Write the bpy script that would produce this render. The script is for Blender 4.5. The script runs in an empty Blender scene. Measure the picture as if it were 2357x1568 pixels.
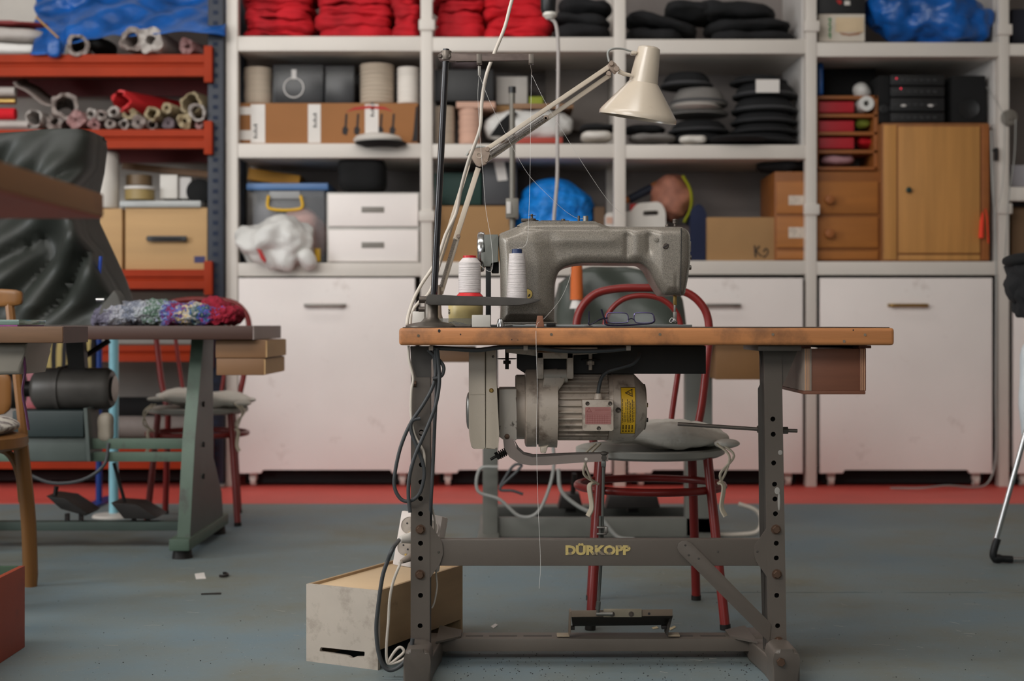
import bpy, bmesh, math, random
from mathutils import Vector, Matrix, noise
# ---------------------------------------------------------------- camera, light, exposure
S = bpy.context.scene
COL = S.collection
F = 3274.0; CX = 1178.5; HY = 748.0; HC = 0.775     # focal length in pixels of the 2357 px frame, eye height in metres
cam = bpy.data.cameras.new('camera'); camo = bpy.data.objects.new('camera', cam); COL.objects.link(camo)
camo.location = (0, 0, HC); camo.rotation_euler = (math.pi/2, 0, 0)
cam.sensor_width = 36; cam.lens = F/2357*36
cam.shift_y = (748-784)/2357
cam.clip_start = 0.05; cam.clip_end = 60
cam.dof.use_dof = True; cam.dof.focus_distance = 3.2; cam.dof.aperture_fstop = 3.2; cam.dof.aperture_blades = 9
S.camera = camo
w = bpy.data.worlds.new('world'); S.world = w; w.use_nodes = True
w.node_tree.nodes['Background'].inputs[0].default_value = (.75, .85, 1, 1)
w.node_tree.nodes['Background'].inputs[1].default_value = .3
S.view_settings.view_transform = 'Standard'; S.view_settings.look = 'None'
S.view_settings.gamma = 1; S.view_settings.use_curve_mapping = False
S.view_settings.exposure = 0.0
def area(name, loc, target, sx, sy, power, col=(1, .96, .9)):
    l = bpy.data.lights.new(name, 'AREA'); l.shape = 'RECTANGLE'; l.size = sx; l.size_y = sy
    l.energy = power; l.color = col
    o = bpy.data.objects.new(name, l); COL.objects.link(o); o.location = loc
    o.rotation_euler = (Vector(target)-Vector(loc)).to_track_quat('-Z', 'Y').to_euler()
    return o
area('ceiling_light_front_left', (-2.8, -0.4, 3.3), (-1.6, 5.5, 0.4), 3.2, 1.6, 165, (1, .98, .95))
area('ceiling_light_front_right', (2.4, -0.4, 3.3), (1.2, 4.5, 0.6), 2.0, 1.0, 16, (1, .97, .93))
area('front_fill_light', (-1.2, -2.85, 1.9), (-0.6, 5.0, 1.2), 4.5, 1.8, 44, (.96, .98, 1))  # added low fill from behind the camera, lifts the shelf interiors
area('shelf_fill_light', (-1.3, 2.4, 3.4), (-1.2, 6.8, 0.5), 3.6, 0.8, 72, (1, .98, .95))  # unseen fill lamp, added and tilted to brighten the white shelving
area('side_window_light', (-4.9, 3.0, 1.8), (0.2, 6.2, 0.7), 2.6, 1.8, 150, (.93, .97, 1))
area('ceiling_light_back', (-1.2, 5.6, 3.3), (-1.2, 5.9, 0), 3.6, 0.5, 14, (1, .98, .95))

# ---------------------------------------------------------------- helpers
def X(px, d): return (px-CX)*d/F
def Z(py, d): return HC-(py-HY)*d/F
def P(px, py, d): return Vector((X(px, d), d, Z(py, d)))
def lin(c):
    c = c/255.0
    return c/12.92 if c <= .04045 else ((c+.055)/1.055)**2.4
def C(r, g, b): return (lin(r), lin(g), lin(b), 1)
MATS = {}
def mk(name, rgb, rough=.5, metal=0., var=.08, scale=8., bump=0., bscale=60., rgb2=None, stretch=(1, 1, 1),
       spec=.5, coat=0., trans=0., alpha=1., lo=.3, hi=.7, detail=4., grime=None, gscale=6., glo=.55, ghi=.7):
    if name in MATS: return MATS[name]
    m = bpy.data.materials.new(name); m.use_nodes = True; N = m.node_tree.nodes; L = m.node_tree.links
    b = N['Principled BSDF']
    base = C(*rgb)
    a = tuple(min(1, v*(1-var)) for v in base[:3])+(1,)
    c2 = C(*rgb2) if rgb2 else tuple(min(1, v*(1+var)) for v in base[:3])+(1,)
    if rgb2: a = base
    tc = N.new('ShaderNodeTexCoord'); mp = N.new('ShaderNodeMapping'); mp.inputs['Scale'].default_value = stretch
    L.new(tc.outputs['Object'], mp.inputs['Vector'])
    nz = N.new('ShaderNodeTexNoise'); nz.inputs['Scale'].default_value = scale; nz.inputs['Detail'].default_value = detail
    L.new(mp.outputs[0], nz.inputs['Vector'])
    cr = N.new('ShaderNodeValToRGB'); cr.color_ramp.elements[0].position = lo; cr.color_ramp.elements[1].position = hi
    cr.color_ramp.elements[0].color = a; cr.color_ramp.elements[1].color = c2
    L.new(nz.outputs['Fac'], cr.inputs[0]); out = cr.outputs[0]
    if grime:
        n3 = N.new('ShaderNodeTexNoise'); n3.inputs['Scale'].default_value = gscale; n3.inputs['Detail'].default_value = 8
        n3.inputs['Roughness'].default_value = .65
        L.new(tc.outputs['Object'], n3.inputs['Vector'])
        r3 = N.new('ShaderNodeValToRGB'); r3.color_ramp.elements[0].position = glo; r3.color_ramp.elements[1].position = ghi
        L.new(n3.outputs['Fac'], r3.inputs[0])
        mx = N.new('ShaderNodeMix'); mx.data_type = 'RGBA'
        L.new(r3.outputs[0], mx.inputs[0]); L.new(out, mx.inputs[6]); mx.inputs[7].default_value = C(*grime); out = mx.outputs[2]
    L.new(out, b.inputs['Base Color'])
    b.inputs['Roughness'].default_value = rough; b.inputs['Metallic'].default_value = metal
    b.inputs['Specular IOR Level'].default_value = spec; b.inputs['Coat Weight'].default_value = coat
    b.inputs['Coat Roughness'].default_value = .2
    b.inputs['Transmission Weight'].default_value = trans; b.inputs['Alpha'].default_value = alpha
    if bump:
        n2 = N.new('ShaderNodeTexNoise'); n2.inputs['Scale'].default_value = bscale; n2.inputs['Detail'].default_value = 5
        L.new(mp.outputs[0], n2.inputs['Vector'])
        bp = N.new('ShaderNodeBump'); bp.inputs['Strength'].default_value = bump; bp.inputs['Distance'].default_value = .01
        L.new(n2.outputs['Fac'], bp.inputs['Height']); L.new(bp.outputs[0], b.inputs['Normal'])
    MATS[name] = m
    return m
def world_origin(o):
    v = Vector((0, 0, 0))
    while o is not None:
        v += o.location; o = o.parent
    return v
def tag(o, label=None, cat=None, group=None, kind=None):
    if label: o['label'] = label
    if cat: o['category'] = cat
    if group: o['group'] = group
    if kind: o['kind'] = kind
    return o
def thing(name, label, cat, loc=(0, 0, 0), group=None, kind=None):
    o = bpy.data.objects.new(name, None); COL.objects.link(o); o.location = loc
    o.empty_display_size = .05
    return tag(o, label, cat, group, kind)
def dup(root, loc, rotz=0., label=None, group=None, scale=None):
    r = root.copy(); COL.objects.link(r); r.location = loc; r.rotation_euler = (0, 0, rotz)
    if scale: r.scale = (scale,)*3
    if label: r['label'] = label
    if group: r['group'] = group
    for ch in list(root.children):
        c = ch.copy(); COL.objects.link(c); c.parent = r
        for g in list(ch.children):
            d = g.copy(); COL.objects.link(d); d.parent = c
    return r
def cat(pts, n=8, closed=False):
    pts = [Vector(p) for p in pts]
    if len(pts) < 3: return pts
    out = []; m = len(pts); rng = m if closed else m-1
    for i in range(rng):
        p1 = pts[i]; p2 = pts[(i+1) % m]
        p0 = pts[(i-1) % m] if closed or i > 0 else p1*2-p2
        p3 = pts[(i+2) % m] if closed or i+2 < m else p2*2-p1
        for k in range(n):
            t = k/n
            out.append(.5*((2*p1)+(p2-p0)*t+(2*p0-5*p1+4*p2-p3)*t*t+(3*p1-p0-3*p2+p3)*t**3))
    if not closed: out.append(pts[-1])
    return out
def roundpoly(pts, r, n=5):
    out = []; m = len(pts)
    for i in range(m):
        p = Vector(pts[i][:2]); a = Vector(pts[i-1][:2]); b = Vector(pts[(i+1) % m][:2])
        rr = pts[i][2] if len(pts[i]) > 2 else r
        u = (a-p); v = (b-p); lu = u.length; lv = v.length
        if rr <= .0006 or lu < 1e-9 or lv < 1e-9: out.append(tuple(p)); continue
        rr = min(rr, lu*.48, lv*.48); s = p+u/lu*rr; e = p+v/lv*rr
        for k in range(n+1):
            t = k/n; q = s*(1-t)**2+p*2*t*(1-t)+e*t*t; out.append((q.x, q.y))
    return out
class M:
    def __init__(s): s.b = bmesh.new()
    def _new(s, verts, faces):
        vs = [s.b.verts.new(v) for v in verts]
        for f in faces:
            try: s.b.faces.new([vs[i] for i in f])
            except ValueError: pass
        return vs
    def box(s, x0, x1, y0, y1, z0, z1, bev=0., rot=0., at=None, seg=2):
        vs = [Vector((x, y, z)) for x in (x0, x1) for y in (y0, y1) for z in (z0, z1)]
        t = bmesh.new(); v = [t.verts.new(p) for p in vs]
        for f in ((0, 1, 3, 2), (4, 6, 7, 5), (0, 4, 5, 1), (2, 3, 7, 6), (0, 2, 6, 4), (1, 5, 7, 3)): t.faces.new([v[i] for i in f])
        if bev > 0:
            bev = min(bev, abs(x1-x0)*.45, abs(y1-y0)*.45, abs(z1-z0)*.45)
            bmesh.ops.bevel(t, geom=t.edges[:], offset=bev, segments=seg, profile=.6, affect='EDGES')
        if rot:
            c = Vector(at) if at else Vector(((x0+x1)/2, (y0+y1)/2, (z0+z1)/2))
            bmesh.ops.rotate(t, verts=t.verts[:], cent=c, matrix=rot if isinstance(rot, Matrix) else Matrix.Rotation(rot, 3, 'Z'))
        return s.merge(t)
    def pbox(s, px0, px1, py0, py1, d0, d1, bev=0.):       # box whose near face spans these pixels at distance d0
        return s.box(X(px0, d0), X(px1, d0), d0, d1, Z(py1, d0), Z(py0, d0), bev)
    def merge(s, t):
        me = bpy.data.meshes.new('t'); t.to_mesh(me); t.free(); s.b.from_mesh(me); bpy.data.meshes.remove(me); return s
    def tube(s, pts, r, seg=8, closed=False, caps=True, flat=1.):
        pts = [Vector(p) for p in pts]; n = len(pts)
        rs = r if isinstance(r, (list, tuple)) else [r]*n
        rings = []; up = None
        for i, p in enumerate(pts):
            if closed: t = pts[(i+1) % n]-pts[i-1]
            else: t = pts[min(i+1, n-1)]-pts[max(i-1, 0)]
            if t.length < 1e-9: t = Vector((0, 0, 1))
            t.normalize()
            if up is None:
                up = Vector((0, 0, 1)) if abs(t.z) < .9 else Vector((0, 1, 0))
            u = (up-t*up.dot(t))
            if u.length < 1e-6: u = t.orthogonal()
            u.normalize(); v = t.cross(u); up = u
            rings.append([s.b.verts.new(p+(u*math.cos(a)*flat+v*math.sin(a))*rs[i]) for a in [2*math.pi*k/seg for k in range(seg)]])
        m = n if closed else n-1
        for i in range(m):
            A = rings[i]; B = rings[(i+1) % n]
            for k in range(seg): s.b.faces.new([A[k], A[(k+1) % seg], B[(k+1) % seg], B[k]])
        if not closed and caps:
            s.b.faces.new(rings[0][::-1]); s.b.faces.new(rings[-1])
        return s
    def cyl(s, a, b, r, r2=None, seg=20): return s.tube([a, b], [r, r if r2 is None else r2], seg)
    def lathe(s, prof, o, axis=(0, 0, 1), seg=28, closed=False):
        o = Vector(o); a = Vector(axis).normalized(); u = a.orthogonal().normalized(); v = a.cross(u)
        rings = []
        for r, t in prof:
            if r < 1e-6: rings.append([s.b.verts.new(o+a*t)])
            else: rings.append([s.b.verts.new(o+a*t+(u*math.cos(2*math.pi*k/seg)+v*math.sin(2*math.pi*k/seg))*r) for k in range(seg)])
        prs = list(zip(rings[:-1], rings[1:]))
        if closed: prs.append((rings[-1], rings[0]))
        for A, B in prs:
            for k in range(seg):
                k2 = (k+1) % seg
                f = [A[0 if len(A) == 1 else k], A[0 if len(A) == 1 else k2], B[0 if len(B) == 1 else k2], B[0 if len(B) == 1 else k]]
                f = list(dict.fromkeys(f))
                if len(f) > 2:
                    try: s.b.faces.new(f)
                    except ValueError: pass
        return s
    def prism(s, pts, y0, y1, bev=0., seg=3, axis='y'):     # polygon (x, z) pushed from y0 to y1
        t = bmesh.new()
        def mp(p, y): return (p[0], y, p[1]) if axis == 'y' else ((y, p[0], p[1]) if axis == 'x' else (p[0], p[1], y))
        A = [t.verts.new(mp(p, y0)) for p in pts]; B = [t.verts.new(mp(p, y1)) for p in pts]; n = len(pts)
        t.faces.new(A); t.faces.new(B[::-1])
        for i in range(n): t.faces.new([A[i], B[i], B[(i+1) % n], A[(i+1) % n]])
        if bev > 0:
            k = {'y': 1, 'x': 0, 'z': 2}[axis]
            es = [e for e in t.edges if abs(e.verts[0].co[k]-e.verts[1].co[k]) < 1e-7]
            bmesh.ops.bevel(t, geom=es, offset=bev, segments=seg, profile=.5, affect='EDGES', clamp_overlap=True)
        bmesh.ops.recalc_face_normals(t, faces=t.faces[:])
        return s.merge(t)
    def pprism(s, pp, d0, d1, bev=0., r=0., seg=3):          # the polygon given in pixels at distance d0
        pts = [(X(p[0], d0), Z(p[1], d0))+((p[2]*d0/F,) if len(p) > 2 else ()) for p in pp]
        if r or any(len(p) > 2 for p in pts): pts = roundpoly(pts, r*d0/F)
        return s.prism([q[:2] for q in pts], d0, d1, bev, seg)
    def plate(s, outer, holes, y0, y1):
        t = bmesh.new(); es = []
        for loop in [outer]+holes:
            vs = [t.verts.new((p[0], y0, p[1])) for p in loop]
            es += [t.edges.new((vs[i], vs[(i+1) % len(vs)])) for i in range(len(vs))]
        bmesh.ops.triangle_fill(t, edges=es, use_beauty=True)
        r = bmesh.ops.extrude_face_region(t, geom=t.faces[:])
        bmesh.ops.translate(t, verts=[v for v in r['geom'] if isinstance(v, bmesh.types.BMVert)], vec=(0, y1-y0, 0))
        bmesh.ops.recalc_face_normals(t, faces=t.faces[:])
        return s.merge(t)
    def soft(s, c, size, p=4., amp=0., freq=6., seed=0., cuts=8, rot=None, taper=0., flatb=False, amp2=0., freq2=30., zmin=None):
        t = bmesh.new(); bmesh.ops.create_cube(t, size=2)
        bmesh.ops.subdivide_edges(t, edges=t.edges[:], cuts=cuts, use_grid_fill=True)
        sx, sy, sz = size[0]/2, size[1]/2, size[2]/2; c = Vector(c)
        for v in t.verts:
            q = v.co.copy(); n = (abs(q.x)**p+abs(q.y)**p+abs(q.z)**p)**(1/p); q /= n
            tp = 1-taper*(q.z*.5+.5)
            w_ = Vector((q.x*sx*tp, q.y*sy*tp, q.z*sz)); nrm = Vector((q.x/sx, q.y/sy, q.z/sz)).normalized()
            if amp:
                k = noise.noise((w_+c)*freq+Vector((seed, seed*1.7, seed*.3)))
                w_ += nrm*k*amp
            if amp2: w_ += nrm*noise.noise((w_+c)*freq2+Vector((seed, 0, 3)))*amp2
            if flatb: w_.z = max(w_.z, -sz)
            v.co = w_
        if rot is not None: bmesh.ops.rotate(t, verts=t.verts[:], cent=(0, 0, 0), matrix=rot)
        bmesh.ops.translate(t, verts=t.verts[:], vec=c)
        if zmin is not None:
            for v in t.verts: v.co.z = max(v.co.z, zmin)
        return s.merge(t)
    def loft(s, secs, n=48, p=4., fold=0., ff=9, seed=0, cap=True):   # secs: (z, x0, x1, y0, y1)
        rings = []
        for i, (z, x0, x1, y0, y1) in enumerate(secs):
            R = []
            for k in range(n):
                a = 2*math.pi*k/n; c_, s_ = math.cos(a), math.sin(a)
                m_ = (abs(c_)**p+abs(s_)**p)**(-1/p)
                f = 1+fold*(math.sin(a*ff+seed+z*3)+.6*math.sin(a*ff*1.7+2*seed-z*6))*(1-i/len(secs)*.8)
                R.append(s.b.verts.new(((x0+x1)/2+(x1-x0)/2*c_*m_*f, (y0+y1)/2+(y1-y0)/2*s_*m_*f, z)))
            rings.append(R)
        for A, B in zip(rings[:-1], rings[1:]):
            for k in range(n): s.b.faces.new([A[k], A[(k+1) % n], B[(k+1) % n], B[k]])
        if cap: s.b.faces.new(rings[-1]); s.b.faces.new(rings[0][::-1])
        return s
    def slices(s, nx, nz, box):                      # cut the mesh along a grid so that it can be displaced
        x0, x1, z0, z1 = box
        for i in range(1, nx):
            bmesh.ops.bisect_plane(s.b, geom=s.b.verts[:]+s.b.edges[:]+s.b.faces[:], plane_co=(x0+(x1-x0)*i/nx, 0, 0), plane_no=(1, 0, 0))
        for i in range(1, nz):
            bmesh.ops.bisect_plane(s.b, geom=s.b.verts[:]+s.b.edges[:]+s.b.faces[:], plane_co=(0, 0, z0+(z1-z0)*i/nz), plane_no=(0, 0, 1))
        return s
    def build(s, name, mat, parent=None, label=None, cat=None, group=None, kind=None, smooth=True, ang=40, solid=0., recalc=True):
        if recalc: bmesh.ops.recalc_face_normals(s.b, faces=s.b.faces[:])
        me = bpy.data.meshes.new(name)
        if parent is None:
            vs = s.b.verts
            mn = Vector([min(v.co[i] for v in vs) for i in range(3)]); mx = Vector([max(v.co[i] for v in vs) for i in range(3)])
            org = Vector(((mn.x+mx.x)/2, (mn.y+mx.y)/2, mn.z)); loc = org
        else: org = world_origin(parent); loc = Vector((0, 0, 0))
        bmesh.ops.translate(s.b, verts=s.b.verts[:], vec=-org)
        s.b.to_mesh(me); s.b.free()
        if smooth:
            me.polygons.foreach_set('use_smooth', [True]*len(me.polygons)); me.set_sharp_from_angle(angle=math.radians(ang))
        me.materials.append(mat)
        o = bpy.data.objects.new(name, me); COL.objects.link(o); o.location = loc
        if parent is not None: o.parent = parent
        if solid:
            md = o.modifiers.new('thickness', 'SOLIDIFY'); md.thickness = solid; md.offset = 0
        return tag(o, label, cat, group, kind)
def text(body, name, mat, parent, loc, size, rot=(math.pi/2, 0, 0), ext=.0003, bold=0., label=None, sx=1., align='LEFT'):
    cu = bpy.data.curves.new(name, 'FONT'); cu.body = body; cu.size = size; cu.extrude = ext; cu.offset = bold
    cu.align_x = align; cu.resolution_u = 3
    o = bpy.data.objects.new(name+'_tmp', cu); COL.objects.link(o)
    bpy.context.view_layer.update()
    me = bpy.data.meshes.new_from_object(o.evaluated_get(bpy.context.evaluated_depsgraph_get()))
    bpy.data.objects.remove(o)
    from mathutils import Euler
    me.transform(Matrix.Diagonal((sx, 1, 1, 1))); me.transform(Euler(rot).to_matrix().to_4x4())
    me.transform(Matrix.Translation(Vector(loc)-world_origin(parent)))
    me.materials.clear(); me.materials.append(mat)
    q = bpy.data.objects.new(name, me); COL.objects.link(q); q.parent = parent
    return tag(q, label)
def coil(a, b, r, turns, wire, seg=5, per=10):
    a = Vector(a); b = Vector(b); t = (b-a).normalized(); u = t.orthogonal().normalized(); v = t.cross(u)
    n = int(turns*per)
    return [a+(b-a)*(i/n)+(u*math.cos(2*math.pi*i/per)+v*math.sin(2*math.pi*i/per))*r for i in range(n+1)]
RND = random.Random(4)
# ---------------------------------------------------------------- materials
white_paint = mk('white_shelf_paint', (214, 206, 197), .45, var=.04, scale=3)
door_white = mk('white_cabinet_paint', (240, 231, 226), .5, var=.04, scale=2.2, grime=(196, 180, 172), gscale=7, glo=.62, ghi=.85)
back_grey = mk('grey_back_panel', (132, 124, 120), .8, var=.12, scale=2)
side_grey = mk('grey_side_panel', (205, 200, 196), .6, var=.05, scale=3)
black_cloth = mk('black_cloth', (26, 26, 28), .95, var=.3, scale=9, bump=.3, bscale=40)
red_cloth = mk('red_cloth', (186, 14, 30), .85, var=.35, scale=6, bump=.3, bscale=30)
red_cloth2 = mk('bright_red_cloth', (198, 10, 28), .85, var=.15, scale=6, bump=.3, bscale=30)
blue_plastic = mk('blue_tarpaulin', (12, 84, 160), .36, var=.4, scale=7, bump=.9, bscale=16)
sky_plastic = mk('bright_blue_bag', (20, 132, 222), .42, var=.3, scale=9, bump=1., bscale=26, stretch=(1, 1, 3))
cardboard = mk('cardboard', (152, 102, 60), .85, var=.08, scale=3)
cardboard2 = mk('pale_cardboard', (164, 126, 84), .85, var=.1, scale=3)
blue_steel = mk('navy_rack_steel', (18, 27, 44), .5, var=.15, scale=9)
orange_steel = mk('orange_rack_steel', (152, 46, 10), .6, var=.1, scale=5, spec=.2)
dark_red = mk('dark_red_steel', (120, 24, 24), .5, var=.1)
ply = mk('plywood', (188, 150, 102), .65, var=.07, scale=4, stretch=(.3, 1, 4))
ply_dark = mk('varnished_plywood', (126, 90, 58), .55, var=.1, scale=4, stretch=(.3, 1, 4))
oak = mk('oak_veneer', (188, 134, 72), .5, var=.12, scale=5, stretch=(6, 6, .4))
oak_dark = mk('orange_wood', (150, 88, 40), .5, var=.12, scale=5, stretch=(.5, 6, 6))
black_plastic = mk('black_plastic', (18, 18, 20), .45, var=.1)
soft_black = mk('matt_black', (12, 12, 13), .9, var=.2)
white_plastic = mk('white_plastic', (214, 208, 200), .4, var=.04)
white_bag = mk('white_plastic_bag', (212, 210, 206), .42, var=.06, scale=8, bump=.5, bscale=20)
cream = mk('cream_cord', (184, 168, 150), .8, var=.1, scale=4, stretch=(1, 1, 30), bump=.3, bscale=20)
pinkish = mk('pink_cord', (206, 164, 144), .8, var=.1, scale=4, stretch=(1, 1, 30))
chrome = mk('chrome', (200, 200, 200), .18, 1., var=.03)
steel = mk('dull_steel', (150, 146, 140), .38, .9, var=.12, scale=40)
dark_steel = mk('oxidised_steel', (92, 84, 78), .45, .8, var=.25, scale=40)
brass = mk('brass', (170, 140, 82), .35, .9, var=.1)
dark_iron = mk('dark_iron', (34, 30, 28), .5, .3, var=.2, scale=20)
rubber = mk('grey_rubber_cable', (62, 64, 66), .5, var=.08, scale=30)
white_cable = mk('white_cable', (206, 196, 184), .45, var=.06, scale=20, grime=(120, 104, 90), gscale=60, glo=.68, ghi=.75)
grey_cable = mk('pale_grey_cable', (150, 150, 146), .5, var=.05)
paper = mk('paper', (222, 216, 210), .8, var=.04)
thread = mk('white_thread', (225, 222, 218), .7, var=.02)
ink = mk('dark_ink', (44, 40, 40), .8, var=.05)
red_ink = mk('red_ink', (176, 40, 36), .7, var=.05)
# ---------------------------------------------------------------- the room
def floor_mat():
    m = mk('blue_grey_floor', (116, 134, 142), .62, var=.14, scale=1.3, rgb2=None, bump=.03, bscale=120, grime=(116, 116, 104), gscale=1.3, glo=.36, ghi=.66, spec=.35)
    N = m.node_tree.nodes; L = m.node_tree.links; b = N['Principled BSDF']
    src = b.inputs['Base Color'].links[0].from_socket
    tc = [n for n in N if n.type == 'TEX_COORD'][0]
    for sc, th, colr in ((190, .745, (170, 166, 158)), (120, .75, (52, 50, 46))):
        nz = N.new('ShaderNodeTexNoise'); nz.inputs['Scale'].default_value = sc; nz.inputs['Detail'].default_value = 1
        L.new(tc.outputs['Object'], nz.inputs['Vector'])
        r = N.new('ShaderNodeValToRGB'); r.color_ramp.elements[0].position = th; r.color_ramp.elements[1].position = th+.02
        L.new(nz.outputs['Fac'], r.inputs[0]); mx = N.new('ShaderNodeMix'); mx.data_type = 'RGBA'
        L.new(r.outputs[0], mx.inputs[0]); L.new(src, mx.inputs[6]); mx.inputs[7].default_value = C(*colr); src = mx.outputs[2]
    L.new(src, b.inputs['Base Color'])
    return m
fm = floor_mat()
fl = thing('floor', None, None, (0, 0, 0), kind='structure')
M().box(-5, 5, -3, 7.5, -.08, -.004).build('floor_base', soft_black, fl)
rs = random.Random(3)
pts = [(-5, -3), (5, -3)]; xs = [5-.08*i for i in range(int(10/.08)+1)]
M().prism(pts+[(x, 4.112+(rs.uniform(-.003, .003) if x > .55 else 0)) for x in xs], -.004, 0, axis='z').build('floor_sheet', fm, fl)
M().prism([(5, 6.16), (-5, 6.16)]+[(x, 4.1125+(rs.uniform(.006, .016) if x > .55 and rs.random() > .12 else 0)) for x in xs[::-1]], -.004, 0, axis='z').build('floor_sheet', fm, fl)
M().box(-5, 5, 6.16, 7.5, -.004, .0005).build('floor_border', mk('red_floor_paint', (216, 88, 78), .6, var=.08, scale=3), fl, label='dull red painted border of the floor')
wallm = mk('wall_plaster', (200, 194, 186), .9, var=.04)
for nm, a in (('wall_back', (-5, 5, 7.5, 7.6, -.08, 3.5)), ('wall_left', (-5.1, -5, -3, 7.6, -.08, 3.5)), ('wall_right', (5, 5.1, -3, 7.6, -.08, 3.5)),
              ('wall_front', (-5, 5, -3.1, -3, -.08, 3.5)), ('ceiling', (-5.1, 5.1, -3.1, 7.6, 3.5, 3.6))):
    M().box(*a).build(nm, wallm, kind='structure')
# ---------------------------------------------------------------- white shelving along the back wall
D0 = 6.80; D1 = 7.40
sh = thing('shelving_unit', 'long white shelving unit along the back wall with open bays', 'shelving', (X(1430, D0), 7.1, 0))
def zz(py): return Z(py, D0)
posts = [(520, 547), (968, 995), (1413, 1440), (1855, 1880), (2300, 2323)]
for a, b in posts:
    M().box(X(a, D0), X(b, D0), D0, D0+.06, .0, 3.0, .004).build('post', white_paint, sh)
    M().box(X(a, D0), X(b, D0), D1-.06, D1, .0, 3.0, .004).build('post', white_paint, sh)
for i, (y0s) in ((1, (45, 485)), (3, (48, 470)), (4, (56, 468))):
    for y0 in y0s:
        a, b = posts[i]
        q = 0 if i != 3 else 4
        M().box(X(a-4, D0), X(b+6, D0), D0-.012, D0+.03, zz(y0+25), zz(y0), .006).build('post_clip', white_paint, sh)
bays = [((547, 968), ((83, 117), (330, 363), (605, 636))), ((995, 1413), ((85, 118), (331, 363), (603, 634))),
        ((1440, 1855), ((90, 123), (333, 365), (600, 632))), ((1880, 2300), ((97, 130), (602, 633))), ((2323, 2800), ((100, 128), (430, 462), (602, 633)))]
for (a, b), rows in bays:
    for (t, u) in rows:
        M().box(X(a, D0), X(b, D0), D0+.004, D1, zz(u), zz(t), .003).build('shelf', white_paint, sh)
    M().box(X(a, D0), X(b, D0), D1, D1+.012, zz(640), 2.9).build('back_panel', back_grey, sh)
for px, z0, z1 in ((1855, 333, -250), (2300, 602, -250), (1880, 97, -250)):
    w_ = .008
    x0 = X(px, D0)-(w_ if px != 1880 else 0)
    M().box(x0, x0+w_, D0+.06, D1-.06, zz(z0), zz(z1)).build('side_panel', side_grey, sh)
# rolling cabinets below
def cabinet(a, b, label, hm, hx0, hx1, top=640, bot=1090):
    d = 6.79
    t = thing('rolling_cabinet', label, 'cabinet', (X((a+b)/2, d), 7.05, 0), 'white rolling cabinets under the shelving')
    p = [(a, top), (b, top), (b, bot), (b-52, bot), (b-56, bot-9), (a+56, bot-9), (a+52, bot), (a, bot)]
    M().pprism(p, d, d+.02, .002).build('front_panel', door_white, t)
    M().box(X(a+4, d), X(b-4, d), d+.021, 7.33, Z(bot-12, d), Z(top+2, d)).build('body', soft_black if False else side_grey, t)
    M().box(X(a+10, d), X(b-10, d), d+.07, d+.085, .012, Z(bot-12, d)+.001).build('shade_board', soft_black, t)  # black board added to stand for the deep shade under the cabinet
    h = M(); zc = Z(703, d); x0, x1 = X(hx0, d), X(hx1, d)
    h.tube(cat([(x0+.012, d, zc), (x0+.014, d-.02, zc), (x0+.03, d-.028, zc), (x1-.03, d-.028, zc), (x1-.014, d-.02, zc), (x1-.012, d, zc)], 5), .008, 10)
    h.cyl((x0, d-.003, zc), (x0+.03, d-.003, zc), .008); h.cyl((x1-.03, d-.003, zc), (x1, d-.003, zc), .008)
    h.build('handle', hm, t)
    for px in (a+30, b-30):
        for y in (6.85, 7.25):
            x = X(px, d)
            c_ = M(); c_.cyl((x-.012, y, .03), (x+.012, y, .03), .03, seg=20)
            c_.box(x-.018, x+.018, y-.02, y+.02, .03, Z(bot-12, d)+.001, .003); c_.build('caster', white_paint, t)
    return t
cabinet(549, 955, 'white rolling cabinet left of the sewing table, with steel handle', steel, 700, 797)
cabinet(1000, 1408, 'white rolling cabinet hidden mostly behind the sewing machine', steel, 1150, 1247)
cabinet(1447, 1848, 'white rolling cabinet behind the red chair, steel handle near the machine needle', steel, 1612, 1705)
cabinet(1888, 2284, 'white rolling cabinet with brass handle at the right', brass, 2043, 2136)
cabinet(2334, 2740, 'white rolling cabinet cut off by the right edge of the picture', steel, 2480, 2570)
# ---------------------------------------------------------------- things in the shelves
def folded(px0, px1, py0, py1, d, dep, m, label, group, seed, name='folded_cloth', catg='cloth', amp=.03):
    x0, x1 = X(px0, d), X(px1, d); z0, z1 = Z(py1, d), Z(py0, d)
    q = M().soft(((x0+x1)/2, d+dep/2, (z0+z1)/2), (x1-x0, dep, (z1-z0)*1.12), 4, amp, 8, seed, 13, amp2=.012, freq2=24)
    # a crease line that runs round the fold
    for v in q.b.verts:
        k = math.exp(-((v.co.z-(z0+z1)/2-.006*math.sin(v.co.x*25+seed))/(.16*(z1-z0)+.002))**2)
        if v.co.y < d+dep*.5: v.co.y += .014*k
    return q.build(name, m, label=label, cat=catg, group=group, ang=60)
def pile(px0, px1, ybase, ytop, n, m, where, colr, group, seed, d=6.86):
    r = random.Random(seed); h = (ybase-ytop)/n
    for i in range(n):
        jb = r.uniform(-7, 7)
        pos = 'lowest' if i == 0 else ('topmost' if i == n-1 else ['second', 'third', 'fourth', 'fifth', 'sixth', 'seventh'][i-1]+' from the bottom')
        folded(px0+jb, px1+jb, ybase-(i+1)*h-1, ybase-i*h+.5, d+r.uniform(0, .03), .42, m,
               '%s cloth, %s in %s' % (colr, pos, where), group, seed*3.1+i)
G = 'folded red cloths on the top shelf'
pile(553, 712, 83, -40, 6, red_cloth, 'the leftmost red stack', 'dark red', G, 1)
pile(722, 903, 83, -40, 5, red_cloth, 'the second red stack from the left', 'dark red', G, 2)
pile(908, 962, 83, -38, 5, red_cloth, 'the narrow red stack by the second post', 'dark red', G, 3)
pile(1000, 1113, 85, -30, 4, red_cloth, 'the red stack right of the second post', 'dark red', G, 5)
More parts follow.
